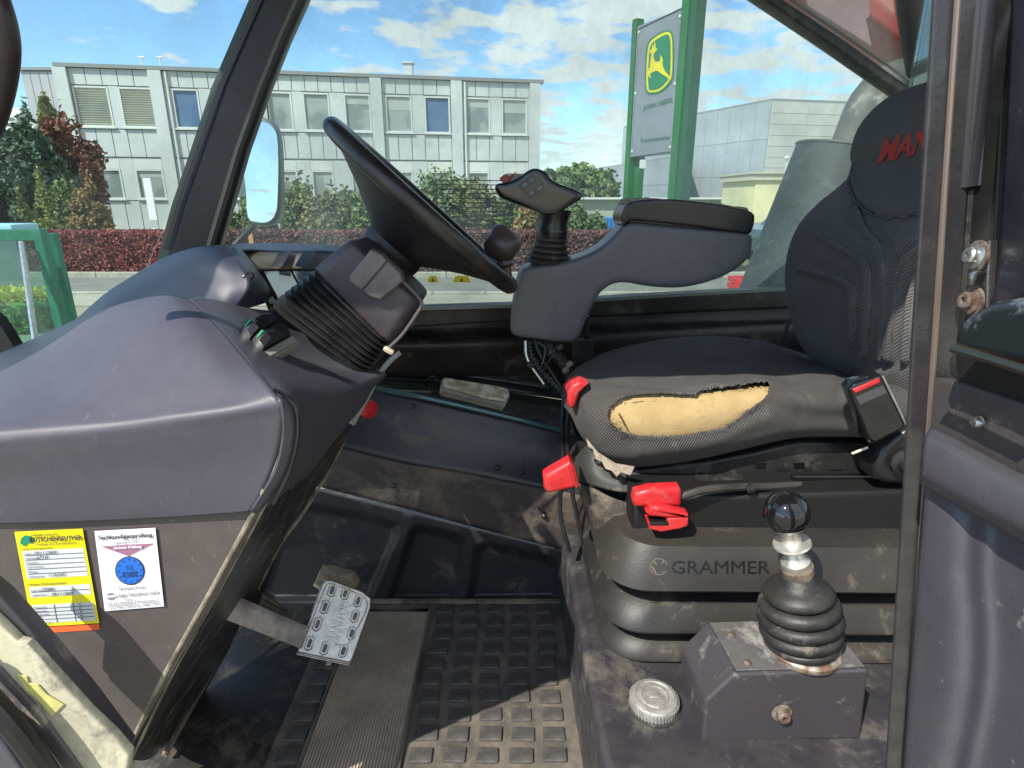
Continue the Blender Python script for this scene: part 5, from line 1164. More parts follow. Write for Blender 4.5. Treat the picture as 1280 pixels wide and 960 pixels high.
for i in range(len(G)):
    row = []
    for j in range(len(G[0])):
        x, y = proj(G[i][j]); d = 0
        for ln, w_, a_ in wr_lines: d += 1.6*a_*math.exp(-(dpoly(x, y, ln)/w_)**2)
        dh = dpoly(x, y, hole, True)
        if not inpoly(x, y, hole): d += .0035*math.exp(-(dh/4)**2)
        row.append(G[i][j]+NM[i][j]*d)
    G2.append(row)
hs_ = [tuple(v)[:2] for v in spl([(x, y, 0) for x, y in hole], 8, True)]; hs_ = [jig(x, y) for x, y in hs_]
def nearp(x, y, pl):
    b = (1e9, None); q = Vector((x, y))
    for i in range(len(pl)):
        a = Vector(pl[i]); c = Vector(pl[(i+1) % len(pl)]); e = c-a; t = max(0, min(1, (q-a).dot(e)/max(e.dot(e), 1e-9))); p = a+e*t; d = (p-q).length
        if d < b[0]: b = (d, p)
    return b
for i in range(len(G2)):
    for j in range(len(G2[0])):
        x, y = proj(G2[i][j])
        if 750 < x < 972 and 470 < y < 555:
            d, p = nearp(x, y, hs_)
            if d < 1.9: G2[i][j] = P(p.x, p.y, G2[i][j].y)
def keepf(c, i, j): return not inpoly(*proj(c), hs_)
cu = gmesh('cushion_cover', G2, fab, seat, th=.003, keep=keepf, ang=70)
big = [(x+(x-860)*.10, y+(y-512)*.30) for x, y in hole]
G3 = [[G[i][j]-NM[i][j]*(.0085+.0022*noise.noise(G[i][j]*16)+.0004*noise.noise(G[i][j]*90)) for j in range(len(G[0]))] for i in range(len(G))]
gmesh('exposed_foam', G3, foam, seat, th=.003, keep=lambda c, i, j: inpoly(*proj(c), big), ang=70)
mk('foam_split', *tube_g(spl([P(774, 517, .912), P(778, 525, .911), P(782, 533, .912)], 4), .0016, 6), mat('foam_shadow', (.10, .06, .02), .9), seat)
tb_ = B(); rr0 = random.Random(3)
for k in range(60):
    x, y = hs_[rr0.randrange(len(hs_))]; dx, dy = rr0.uniform(-6, 6), rr0.uniform(-5, 6)
    yy = .93 if y < 500 else .905
    tb_.add(tube_g(spl([P(x, y, yy), P(x+dx*.5+rr0.uniform(-2, 2), y+dy*.5, yy-.004), P(x+dx, y+dy, yy-.001)], 3), .00035, 4))
o = tb_.out('loose_threads', mat('thread', (.14, .13, .12), .9), seat); o['kind'] = 'stuff'
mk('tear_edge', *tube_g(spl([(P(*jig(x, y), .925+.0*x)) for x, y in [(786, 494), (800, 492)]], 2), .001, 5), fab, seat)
# frayed cloth under the nose
frp = [(733, 548), (748, 566), (770, 580), (793, 584), (788, 594), (776, 590), (771, 596), (764, 588), (757, 586), (752, 577), (745, 574), (741, 562), (735, 558)]
slab('frayed_cloth', [P(x, y, .945-.0008*(x-733)) for x, y in frp], (0, 1, 0), .003, mat('frayed_cloth', (.26, .21, .16), .95, col2=(.40, .33, .26), scale=60, bump=.8, bscale=300), seat)
# backrest surface shared by backrest and headrest
far = [(1012, 452, 1.31), (992, 425, 1.345), (980, 392, 1.37), (974, 352, 1.38), (977, 316, 1.38), (990, 283, 1.365), (1014, 256, 1.335), (1042, 234, 1.295), (1064, 212, 1.26), (1068, 186, 1.25), (1078, 160, 1.245), (1103, 134, 1.225), (1140, 117, 1.19), (1185, 107, 1.14)]
ctr = 1.13; rows = []
for px, py, Y in far:
    q = P(px, py, Y); hwid = max(.02, Y-ctr); r = []
    for t, dx in ((1.0, .055), (1.0, .0), (.93, -.014), (.80, -.024), (.6, -.022), (.35, -.014), (.0, -.010), (-.35, -.014), (-.6, -.022), (-.80, -.024), (-.93, -.014), (-1.0, 0), (-1.0, .055)):
        k = hwid/.25; r.append(Vector((q.x+.020*k+dx*k+(.025 if hwid < .1 else 0)*0, ctr+t*hwid, q.z)))
    rows.append(r)
q = rows[-1]; rows.append([v+Vector((.06, 0, .004)) for v in q])
rows = rows[::-1]
GB = cgrid(rows, 13, 10)
NB = [[gnorm(GB, i, j) for j in range(len(GB[0]))] for i in range(len(GB))]
hr = [(1066, 205), (1062, 228), (1070, 250), (1088, 266), (1110, 272), (1135, 270), (1165, 264), (1300, 240), (1300, 60), (1050, 60), (1050, 180)]
gro = [[(1066, 258), (1078, 285), (1094, 305), (1100, 330), (1098, 380), (1094, 450)], [(1020, 292), (1060, 316), (1080, 330), (1084, 350), (1082, 400), (1078, 445)], [(1000, 336), (1050, 350), (1063, 360), (1066, 380), (1064, 430)], [(1165, 300), (1135, 318), (1118, 345), (1112, 400), (1108, 450)], [(1165, 325), (1145, 345), (1136, 380), (1130, 450)], [(1098, 305), (1106, 330), (1104, 400), (1102, 450)]]
GB2 = []; GH = []
for i in range(len(GB)):
    r1, r2 = [], []
    for j in range(len(GB[0])):
        x, y = proj(GB[i][j]); d = 0
        for k, g in enumerate(gro): e = dpoly(x, y, g); d += .0075*math.exp(-(e/4.0)**2) - .005*math.exp(-((e-9)/5)**2)
        r1.append(GB[i][j]+NB[i][j]*d)
        e = dpoly(x, y, hr[:7])
        r2.append(GB[i][j]+NB[i][j]*(.014*min(1, (e/9))**.5-.002))
    GB2.append(r1); GH.append(r2)
gmesh('backrest', GB2, fab_b, seat, th=.004, ang=80)
hrp = gmesh('headrest', GH, fab_h, seat, th=.003, keep=lambda c, i, j: inpoly(*proj(GB[i][j]), hr), ang=80)
from mathutils.bvhtree import BVHTree
n_ = len(GB2[0]); bvb = BVHTree.FromPolygons([v for r in GB2 for v in r], [(i*n_+j, i*n_+j+1, (i+1)*n_+j+1, (i+1)*n_+j) for i in range(len(GB2)-1) for j in range(n_-1)])
ridgem = mat('worn_ridge_highlight', (.12, .118, .12), .85, col2=(.07, .07, .075), scale=30, bump=.6, bscale=400)  # paler tone: ridge wear plus highlight lines put into the colour
for g in gro[:5]:
    pts = []
    for v in spl([(x+5, y, 0) for x, y in g], 6):
        d = ray(v.x, v.y).normalized(); h = bvb.ray_cast(CAM, d)
        if h[0] is not None: pts.append(h[0]+d*.0012)
    if len(pts) > 4: mk('seam_ridge', *tube_g(pts, .0028, 6), ridgem, seat)
# embroidered letters wrapped on the headrest
from mathutils.bvhtree import BVHTree
V = [v for r in GH for v in r]; n_ = len(GH[0]); F = [(i*n_+j, i*n_+j+1, (i+1)*n_+j+1, (i+1)*n_+j) for i in range(len(GH)-1) for j in range(n_-1)]
bvh = BVHTree.FromPolygons(V, F)
def onsurf(px, py, lift=.001):
    d = ray(px, py).normalized(); h = bvh.ray_cast(CAM, d)
    if h[0] is None: return P(px, py, 1.0)
    n2 = h[1] if h[1].dot(d) < 0 else -h[1]; return h[0]+n2*lift
TV, TF = text_g('MANITOU', [Vector((0, 0, 0)), Vector((1, 0, 0)), Vector((1, 0, 1)), Vector((0, 0, 1))], .0, shear=.32, bold=.035, res=4)
k_ = len(TV)//2; V = []
for v in TV[:k_]:
    u, w_ = v.x, v.z; bx, by = 1097+u*138, 205-u*34; V.append(onsurf(bx+w_*4, by-w_*(31-3*u), .0022))
base_ = [onsurf(*proj(p), .0) for p in V]; V2 = V+[p for p in base_]
mk('lettering', V2, TF, redt, seat, smooth=False)
tt = spl([onsurf(x, y, .0008) for x, y in hr[:7]], 5); mk('headrest_piping', *tube_g(tt, .0018, 6), blk, seat)
mk('back_frame_rod', *tube_g([P(985, 405, 1.38), P(976, 432, 1.38)], .004, 8), blk_c, seat)
mk('recliner_cover', *rbox_g((.76, .98, 1.36), (.10, .12, .22), .03), darkg, seat)

# seat pan and suspension
panm = mat('seat_pan', (.016, .016, .017), .42, .2, col2=(.035, .033, .03), scale=14, bump=.3, bscale=200, dirt=((.10, .09, .075), .25, 12))
def zpt(x, y, z): return Vector((x, y, z))
slab('seat_pan', [P(*q, .955) for q in [(750, 576), (800, 588), (880, 578), (940, 566), (1000, 552), (1130, 556), (1130, 620), (1030, 606), (940, 606), (860, 612), (800, 612), (744, 580)]], (0, 1, 0), .36, panm, seat, r=.006)
for (x0, x1, y) in ((944, 958, 582), (992, 1006, 582), (1036, 1054, 591), (990, 1008, 594)):
    slab('pan_slot', [P(x0, y-4, .9535), P(x1, y-4, .9535), P(x1, y+4, .9535), P(x0, y+4, .9535)], (0, 1, 0), .003, blk_g, seat, r=.0008)
rk = B()
for k in range(22):
    x = 800+k*6.2; rk.add(rbox_g(P(x, 606, .940), (.004, .01, .012), .001))
rk.add(rbox_g(P(868, 612, .938), (.19, .012, .006), .002)); rk.out('adjuster_rack', rub, seat)
mk('slide_rail', *rbox_g(P(985, 600, .945), (.33, .03, .016), .003), panm, seat)
slab('suspension_housing', [P(*q, .875) for q in [(792, 618), (900, 620), (1190, 612), (1190, 672), (800, 672), (790, 660)]], (0, 1, 0), .40, mat('housing_shade_black', (.008, .008, .008), .55, bump=.3, bscale=200), seat, r=.008)  # black deepened in the colour for shade under the cushion overhang
slab('nose_core', [P(*q, .96) for q in [(735, 600), (800, 606), (800, 690), (775, 684), (745, 660)]], (0, 1, 0), .3, blk, seat, r=.006)
mk('housing_slot', *rbox_g(P(1062, 596, .925), (.20, .012, .010), .003), blk_g, seat)
nose = rowsP([[(718, 572, 1.06), (738, 556, 1.0), (770, 578, .97), (800, 592, .95)],
              [(716, 588, 1.04), (734, 586, .97), (765, 600, .94), (795, 608, .93)],
              [(718, 600, 1.03), (738, 606, .955), (770, 614, .93), (800, 616, .925)]])
gmesh('nose_cover_upper', cgrid(nose, 6, 6), mat('nose_cover', (.035, .037, .033), .6, bump=.3, bscale=200, dirt=((.2, .17, .12), .35, 12)), seat, th=.006)
nose = rowsP([[(722, 602, 1.03), (738, 610, .96), (764, 622, .935), (790, 630, .93)],
              [(728, 630, 1.02), (742, 640, .955), (768, 648, .925), (792, 648, .925)],
              [(738, 656, 1.02), (748, 668, .96), (770, 670, .935), (793, 658, .93)],
              [(744, 664, 1.06), (756, 676, .99), (774, 674, .96), (793, 662, .95)]])
gmesh('nose_cover_lower', cgrid(nose, 6, 6), rub_d, seat, th=.006)
# bellows, stepped tiers
x0_, x1_, yn, yf = .149, .76, .80, 1.32
def bring(z, ins, skew=0.0):
    cx, cy = (x0_+x1_)/2, (yn+yf)/2; return [Vector((cx+x, cy+y, z+.006*noise.noise(Vector((x*3, y*3, z*2))))) for x, y in rrect((x1_-x0_)/2-ins, (yf-yn)/2-ins, .075-ins*.4, 7)]
prof = [(.995, .030), (1.000, .012), (1.008, .006), (1.016, .008), (1.036, .026), (1.044, .058), (1.056, .064), (1.059, .020), (1.064, .004), (1.070, .0), (1.077, .002), (1.108, .024), (1.118, .060), (1.136, .064), (1.140, .020), (1.145, .004), (1.150, .0), (1.158, .003), (1.185, .014), (1.212, .030), (1.218, .06), (1.222, .09)]
mk('bellows', *loft_g([bring(z, i) for z, i in prof]), rub_b, seat, ang=38)
def grq(x0, y0, x1, y1, Yv=.806): return [P(x0, y1, Yv), P(x1, y1, Yv), P(x1, y0, Yv-.012+.024), P(x0, y0, Yv+.012)]
def grp(x, y): # bellows top-tier face (sloped plane)
    a_ = Vector((.3, .804, 1.160)); nv = Vector((0, -.9, .42)).normalized(); return RP(x, y, a_+nv*.0012, nv)
mk('lettering', *text_g('GRAMMER', [grp(839, 717), grp(962, 717), grp(962, 701), grp(839, 701)], .0016, bold=.0), mat('lettering_rubber', (.008, .008, .008), .35), seat, smooth=False)
mk('emblem', *tube_g([grp(823.5+10.5*math.cos(t*.2618), 708.5+10*math.sin(t*.2618)) for t in range(24)], .0012, 6, closed=True), mat('emblem_rubber', (.12, .10, .08), .6), seat)
bb = B()
for pp in ([(817, 701), (823, 708), (822, 716)], [(830, 701), (824, 708), (824.5, 716)], [(815, 708), (820, 716)], [(832, 708), (827, 716)]): bb.add(tube_g([grp(*q) for q in pp], .0011, 5))
bb.out('emblem_strokes', mat('emblem_stroke', (.20, .16, .12), .6), seat)
# red controls
slab('height_knob', [P(*q, .93) for q in [(679, 597), (684, 593), (712, 577), (716, 580), (723, 606), (722, 610), (686, 618), (680, 612)]], (0, 1, 0), .035, redp, seat, r=.008, seg=4)
slab('knob_lip', [P(*q, .925) for q in [(712, 577), (718, 583), (725, 608), (720, 612)]], (0, 1, 0), .05, redp, seat, r=.004)
slab('side_lever_grip', [P(*q, .84) for q in [(791, 626), (794, 617), (812, 612), (850, 610), (853, 614), (853, 630), (850, 634), (800, 635), (793, 634)]], (0, 1, 0), .028, redp, seat, r=.008, seg=4)
mk('side_lever_arm', *tube_g(spl([P(851, 621, .853), P(866, 616, .855), P(882, 612, .86), P(915, 609, .87), P(960, 608, .89), P(1000, 606, .91)], 4), .0065, 10), rub, seat)
mk('arm_pivot', *lathe_g([(.008, 0), (.008, .006), (.004, .008), (.001, .008)], P(938, 610, .872), (0, -1, .1), 14), blk_c, seat)
lg = [(808, 642), (813, 634), (826, 633), (850, 640), (860, 645), (860, 658), (850, 662), (826, 666), (812, 662)]
V, F = slab_g([P(*q, .83) for q in [(808, 642), (813, 634), (826, 633), (850, 639), (861, 644), (861, 648), (834, 648), (812, 646)]], (0, 1, 0), .026, .005, 3)
b = B(); b.add((V, F)); b.add(slab_g([P(*q, .83) for q in [(809, 652), (834, 655), (834, 648), (861, 647.5), (861, 658), (850, 662), (826, 666), (812, 662)]], (0, 1, 0), .026, .004, 3)); b.out('slide_lever', redp, seat)
for xx in (809, ): mk('lever_slot', *rbox_g(P(822, 650.5, .838), (.03, .02, .006), .001), blk_g, seat)
rn = spl([P(706, 498, 1.0), P(712, 486, .99), P(724, 478, .985), P(735, 482, .97), P(722, 494, .96), P(716, 508, .965), (P(710, 508, .98))], 3, True)
slab('front_flap_lever', [P(*q, .955) for q in [(709, 492), (714, 482), (724, 477), (735, 481), (724, 492), (719, 508), (714, 512), (709, 506)]], (.1, 1, 0), .04, redp, seat, r=.006)
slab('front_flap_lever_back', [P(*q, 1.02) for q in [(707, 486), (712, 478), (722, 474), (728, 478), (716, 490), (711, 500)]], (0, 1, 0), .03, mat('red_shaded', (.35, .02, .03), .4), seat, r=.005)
# buckle
bk = [P(*q, .845) for q in [(1062, 487), (1068, 480), (1100, 469), (1105, 470), (1133, 528), (1130, 537), (1092, 556), (1086, 550)]]
slab('belt_buckle', bk, (0, 1, 0), .03, blk_g, seat, r=.005, seg=3)
slab('buckle_button', [P(*q, .843) for q in [(1066, 487), (1099, 473), (1101, 478), (1069, 492)]], (0, 1, 0), .006, redp, seat, r=.0015)
slab('buckle_slot', [P(*q, .844) for q in [(1070, 496), (1104, 482), (1109, 491), (1075, 506)]], (0, 1, 0), .002, mat('buckle_grey', (.06, .06, .065), .4), seat)
mk('buckle_edge', *tube_g([P(1103, 470, .843), P(1120, 505, .843), P(1132, 530, .843)], .0016, 6), alu, seat)
slab('buckle_bracket', spl([P(*q, .87) for q in [(1094, 600), (1098, 572), (1110, 556), (1130, 540), (1160, 532), (1165, 600), (1130, 606)]], 2, True), (0, 1, 0), .05, blk_c, seat, r=.008)
mk('buckle_bolt', *lathe_g([(.022, 0), (.022, .004), (.014, .007), (.012, .013), (.002, .013)], P(1130, 577, .865), (0, -1, 0), 20), blk, seat)
mk('straw_bit', *tube_g([P(1065, 567, .90), P(1085, 559, .89)], .0022, 6), cream, seat)

# ================================================================== GEAR LEVER BOX
gb = thing('lever_console', 'grey sheet-metal lever box with pleated boot and black ball knob', 'lever', (.385, .71, 1.0))
fyl, fyr = .664, .664
zt_ = 1.12; a_x, b_x = PZ(879, 926, 1.0).x, P(1085, 840, .664).x
# body outline seen from above: front face slanted slightly; chamfer at left
bo = []
front = [P(878, 927, .664), P(1076, 924, .664), P(1086, 838, .664), P(918, 843, .664), P(882, 876, .664)]
back = [v+Vector((-.006, .105, 0)) for v in front]; back[0] = front[0]+Vector((-.004, .105, 0))
V = front+back; F = [(0, 1, 2, 3, 4), (9, 8, 7, 6, 5)]+[(i, i+5, (i+1) % 5+5, (i+1) % 5) for i in range(5)]
o = mk('lever_box', V, F, mat('box_paint', (.052, .047, .050), .42, col2=(.052, .048, .055), scale=30, bump=.5, bscale=350, dirt=((.22, .20, .18), .08, 24)), gb, smooth=False)
bv = o.modifiers.new('edge', 'BEVEL'); bv.width = .004; bv.segments = 3; bv.limit_method = 'ANGLE'
tp = [front[3], front[2], back[2], back[3]]; tl_ = [tp[0].lerp(tp[2], .0)+Vector((.004, .004, .001)), tp[1]+Vector((-.004, .004, .001)), tp[2]+Vector((-.004, -.004, .001)), tp[3]+Vector((.004, -.004, .001))]
slab('top_plate', tl_, (0, 0, 1), .003, mat('top_plate', (.11, .105, .10), .5, col2=(.07, .07, .08), scale=20, dirt=((.34, .32, .29), .35, 20), bump=.4, bscale=200), gb, r=.0008)
for (x, y) in ((914, 794), (934, 829), (1062, 826), (1040, 802)):
    q = PZ(x, y, zt_+.002); mk('rivet', *lathe_g([(.0055, 0), (.0055, .002), (.003, .0045), (.0008, .005)], q, (0, 0, 1), 12), rust, gb)
q = P(977, 891, .662); o = mk('box_bolt', *lathe_g([(.009, 0), (.009, .010), (.0075, .012), (.004, .012), (.004, .006)], q, (0, -1, .0), 16), rust, gb); mk('washer', *lathe_g([(.0145, 0), (.0145, .0015), (.010, .002)], q, (0, -1, 0), 20), mat('rusty_washer', (.28, .25, .21), .6, .3, col2=(.14, .09, .06), scale=90), o)
bc_ = PZ(1002, 812, zt_); bt_ = P(996, 712, .72); bax = (bt_-bc_); Lh = bax.length; bax.normalize()
mk('boot_ring', *lathe_g([(.050, 0), (.052, .003), (.052, .009), (.048, .012)], bc_, (0, 0, 1), 32), mat('ring_worn', (.42, .40, .35), .5, .4, col2=(.2, .12, .08), scale=50), gb)
lvr = mat('lever_boot_rubber', (.014, .014, .014), .5, col2=(.03, .027, .024), scale=24, bump=.4, bscale=250, dirt=((.15, .13, .10), .16, 26)); H_ = Lh
pf = [(.046, .010), (.050, .013), (.0515, .018), (.049, .023), (.043, .0245), (.053, .028), (.0565, .034), (.0565, .039), (.052, .044), (.045, .0455), (.055, .049), (.0585, .055), (.0575, .060), (.053, .065), (.045, .0665), (.053, .070), (.0555, .076), (.0535, .082), (.048, .087), (.040, .0885), (.047, .092), (.048, .098), (.044, .104), (.036, .110), (.029, .113), (.026, .118), (.022, .124), (.019, .128), (.019, .138)]
s_ = H_/.134
mk('pleated_boot', *lathe_g([(r, h*s_) for r, h in pf], bc_, bax, 36), lvr, gb, ang=80)
lt = bt_; kc = P(983, 641, .72); kax = (kc-lt).normalized(); Lk = (kc-lt).length
mk('lever_clamp', *lathe_g([(.0215, -.008), (.0225, -.004), (.0225, .006), (.019, .008)], lt, kax, 20), rub_d, gb)
mk('chrome_shaft', *lathe_g([(.017, .0), (.020, .006), (.020, .016), (.014, .024), (.0115, .032), (.020, .038), (.0255, .044), (.0245, .047), (.013, .049), (.012, Lk-.018)], lt, kax, 26), mat('polished_metal', (.80, .78, .72), .38, .8, col2=(.6, .56, .48), scale=40), gb)
sp_ = [(max(.0008, .0305*math.sin(math.pi*k/20)), -.0305*math.cos(math.pi*k/20)) for k in range(21)]
mk('ball_knob', *lathe_g(sp_, kc, kax, 36), blk_g, gb)

# reservoir cap
cc = PZ(817, 882, 1.0); cp_ = thing('reservoir_cap', 'round ribbed silver filler cap on the base plate', 'cap', cc)
ca_m = mat('cast_metal', (.52, .51, .47), .5, .6, col2=(.38, .36, .33), scale=60, bump=.5, bscale=300, dirt=((.3, .25, .2), .2, 40))
mk('cap_body', *lathe_g([(.034, 0), (.036, .003), (.036, .016), (.034, .019), (.029, .020), (.028, .0183), (.004, .0183)], cc, (0, 0, 1), 40), ca_m, cp_)
bb = B()
for k in range(44):
    a_ = 6.2832*k/44; bb.add(box_g(cc+Vector((math.cos(a_)*.0365, math.sin(a_)*.0365, .0095)), (.0022, .0022, .013), Matrix.Rotation(a_, 3, 'Z')))
o = bb.out('grip_ribs', ca_m, cp_, smooth=False); o['kind'] = 'stuff'
mk('raised_ring', *lathe_g([(.021, .0170), (.021, .0205), (.019, .0205), (.019, .0188)], cc, (0, 0, 1), 30), ca_m, cp_)
mk('raised_symbol', *rbox_g(cc+Vector((0, 0, .019)), (.018, .010, .004), .002), ca_m, cp_)
o = mk('cap_gasket', *lathe_g([(.041, 0), (.041, .002), (.036, .003)], cc, (0, 0, 1), 36), rub, cp_)

# ================================================================== PEDALS
pd = thing('brake_pedal', 'ribbed metal brake pedal plate on a brown steel arm', 'pedal', P(410, 830, .97))
pA, pB, pC, pD = P(405, 722, 1.03), P(468, 745, 1.03), P(440, 829, .955), P(371, 815, .955)
pn = (pB-pA).cross(pD-pA).normalized(); pn = pn if pn.dot(CAM-pA) > 0 else -pn
def pp_(u, v, l=0): return pA.lerp(pB, u).lerp(pD.lerp(pC, u), v)+pn*l
ol = [pp_(*q) for q in [(.0, .10), (.05, .02), (.15, 0), (.75, .0), (.95, .05), (1, .18), (.98, .95), (.96, 1), (.02, 1), (0, .96)]]
slab('pedal_plate', ol, -pn, .010, pedm, pd, r=.0025)
mk('raised_rim', *tube_g(spl([pp_(*q, .001) for q in [(.06, .95), (.07, .5), (.09, .12), (.2, .05), (.7, .06), (.90, .12), (.93, .3), (.86, .62), (.80, .78), (.6, .80)]], 4), .0016, 6), pedm, pd)
for (u, v) in ((.22, .12), (.47, .10), (.74, .14), (.20, .36), (.78, .36), (.18, .60), (.82, .60), (.16, .86), (.45, .88), (.78, .86), ):
    e = [pp_(u+du, v+dv, .0012) for du, dv in ((-.035, -.045), (0, -.062), (.035, -.045), (.035, .045), (0, .062), (-.035, .045))]
    o = slab('slot', e, -pn, .003, blk_g, pd); e2 = [pp_(u+du*1.9, v+dv*1.5, .0004) for du, dv in ((-.035, -.045), (0, -.062), (.035, -.045), (.035, .045), (0, .062), (-.035, .045))]
    mk('slot_rim', *tube_g([x + pn*.0006 for x in e2], .0013, 6, closed=True), pedm, o)
mk('lettering', *text_g('MANITOU', [pp_(.62, .80, .0003), pp_(.64, .22, .0003), pp_(.44, .22, .0003), pp_(.40, .80, .0003)], .001, bold=.01), pedm, pd, smooth=False)
slab('plate_foot', [pp_(0, 1, 0), pp_(.97, 1, 0), pp_(.97, 1.06, -.008), pp_(0, 1.05, -.008)], -pn, .008, metl, pd, r=.001)
mk('return_pin', *rbox_g(P(411, 832, .955), (.012, .01, .016), .002), metl, pd)
slab('pedal_arm', [P(262, 738, .78), P(278, 746, .81), P(330, 768, .88), P(382, 790, .95), P(376, 812, .95), P(320, 790, .88), P(268, 770, .80)], Vector((0, 1, .2)), .014, armm, pd, r=.003)
mk('arm_pivot_tube', *tube_g([P(318, 748, .98), P(352, 768, 1.04)], .016, 12), metl, pd)
pd2 = thing('accelerator_pedal', 'pale worn edge of a second pedal behind the brake pedal', 'pedal', P(410, 735, 1.14))
slab('pedal_plate', [P(*q, 1.12) for q in [(391, 733), (399, 715), (412, 716), (440, 724), (446, 735), (412, 746)]], (0, 1, 0), .03, mat('worn_pedal', (.42, .36, .22), .5, col2=(.25, .22, .16), scale=60), pd2, r=.003)

# ================================================================== FLOOR MAT
fm_ = thing('floor_mat', 'black rubber foot mat with square treads and a ribbed strip', 'floor mat', (-.15, 1.0, .79))
slab('mat_base', [Vector(p) for p in [(-.435, .55, .802), (.128, .55, .802), (.128, 1.225, .802), (-.435, 1.225, .802)]], (0, 0, -1), .011, matr, fm_, r=.003)
tread = None; pitx, pity = .0595, .0435
def tread_at(x, y):
    global tread
    if tread is None:
        V, F = rbox_g((0, 0, 0), (.042, .006, .031), .006, Matrix.Rotation(math.pi/2, 3, 'X'), 2); tread = mk('tread_block', V, F, tredm, fm_); o = tread
        o.matrix_parent_inverse = parent_inv(fm_)
    else: o = tread.copy(); C.objects.link(o)
    o.location = (x+random.uniform(-.0015, .0015), y+random.uniform(-.0015, .0015), .8040+random.uniform(-.0012, .0008)); o.rotation_euler = (random.uniform(-.02, .02), random.uniform(-.02, .02), random.uniform(-.05, .05)); o.scale = (random.uniform(.92, 1.04), random.uniform(.92, 1.04), 1)
for i in range(15):
    y = 1.197-i*pity
    for j in range(5): tread_at(-.163+j*pitx+.004*math.sin(i), y)
    if y < 1.05: tread_at(-.397, y)
rib = None
slab('ribbed_insert', [Vector(p) for p in [(-.368, .55, .806), (-.200, .55, .806), (-.200, 1.185, .806), (-.368, 1.185, .806)]], (0, 0, -1), .004, ribm, fm_, r=.001)
bb = B()
for k in range(29):
    x = -.3650+k*.0056; bb.add(box2_g((x, .56, .8062), (x+.003, 1.18, .8086)))
o = bb.out('insert_ribs', ribm, fm_, smooth=False)
mk('insert_border', *tube_g([(-.371, .55, .807), (-.371, 1.19, .807), (-.197, 1.19, .807), (-.197, .55, .807)], .004, 8), matr, fm_)
mk('mat_lip', *tube_g([(-.435, 1.222, .806), (.128, 1.222, .806)], .008, 8), rub_d, fm_)

# ================================================================== SMALL THINGS
# cream latch lever on the shelf
lt_ = thing('cream_latch', 'cream plastic latch handle with scale lying on the dark shelf', 'latch', P(595, 495, 1.38))
lA, lB, lC, lD = P(552, 474, 1.42), P(636, 489, 1.42), P(630, 512, 1.35), P(548, 496, 1.35)
ln_ = (lB-lA).cross(lD-lA).normalized(); ln_ = ln_ if ln_.dot(CAM-lA) > 0 else -ln_
def lp(u, v, l=0): return lA.lerp(lB, u).lerp(lD.lerp(lC, u), v)+ln_*l
slab('backing_plate', [lp(.0, .1), (lp(.98, .05)), lp(1.02, .5), (lp(.98, 1)), lp(0, 1)], -ln_, .006, mat('latch_plate', (.55, .53, .45), .5, col2=(.68, .65, .55), scale=60), lt_, r=.0015)
slab('handle', spl([lp(*q, .014) for q in [(.04, .10), (.35, .08), (.7, .05), (.97, .1), (1.03, .4), (.96, .62), (.7, .58), (.35, .5), (.06, .42)]], 3, True), -ln_, .014, cream, lt_, r=.005)
slab('pointer', [lp(*q, .018) for q in [(.08, .42), (.62, .58), (.96, .64), (1.0, .8), (.70, .84), (.06, .62)]], -ln_, .008, cream, lt_, r=.002)
slab('scale_strip', [lp(*q, .004) for q in [(.03, .70), (.98, .9), (.98, 1.12), (.03, .96)]], -ln_, .003, mat('scale_strip', (.40, .35, .22), .5), lt_, r=.0005)
mk('lettering', *text_g('0 10 20 30 40', [lp(.06, .90, .0045), lp(.94, 1.05, .0045), lp(.94, .95, .0045), lp(.06, .80, .0045)], .0004), inkg, lt_, smooth=False)
mk('wire_hook', *tube_g(spl([lp(-.02, .3, .006), lp(-.14, .15, .012), lp(-.2, .5, .008), lp(-.12, .9, .006), lp(-.02, .8, .004)], 4), .003, 6), blk_c, lt_)
# warning labels on the window pane
for i_, (x, y, w_) in enumerate(((534, 345, 14), (566, 345, 22))):
    t = thing('warning_label', ['small yellow warning triangle label on the window, left one', 'wider yellow warning label on the window, right one'][i_], 'sticker', PWp(x, y+8, -.03))
    slab('label_sheet', [PWp(x, y+8, -.033), PWp(x+w_, y+8, -.033), PWp(x+w_-3, y, -.033), PWp(x+3, y, -.033)], -wn, .0005, yell, t)
    slab('symbol', [PWp(x+w_/2-2, y+7, -.032), PWp(x+w_/2+2, y+7, -.032), PWp(x+w_/2, y+2, -.032)], -wn, .0005, ink, t)
# side mirror outside, past the far pillar
def MP(x, y, o=0.0): return P(x, y, 2.3+o)
mi = thing('side_mirror', 'rounded wing mirror beside the dark pillar reflecting the sky', 'mirror', MP(325, 285))
mo = [(300, 150), (322, 146), (338, 151), (347, 166), (350, 200), (351, 250), (348, 272), (338, 282), (322, 282), (310, 275), (306, 240), (300, 200)]
slab('mirror_housing', spl([MP(*q, .02) for q in mo], 3, True), (0, 1, 0), .05, mat('mirror_housing', (.16, .19, .18), .35, .3), mi, r=.012)
mg = [((x-325)*.88+325, (y-215)*.93+215) for x, y in mo]; mt_ = spl([MP(*q, .0) for q in mg], 3, True); c_ = MP(325, 215)
Rm = Matrix.Rotation(D2R(-5), 3, 'X') @ Matrix.Rotation(D2R(0), 3, 'Z')
mirm = mat('mirror_glass', (.85, .9, .9), .02, 1.0)
slab('mirror_glass', [c_+Rm @ (p-c_) for p in mt_], Rm @ Vector((0, 1, 0)), .004, mirm, mi)
mk('mirror_arm', *tube_g(spl([MP(318, 282, .05), MP(300, 300, .05), MP(270, 330, .0), MP(240, 360, -.2)], 4), .012, 8), blk, mi)
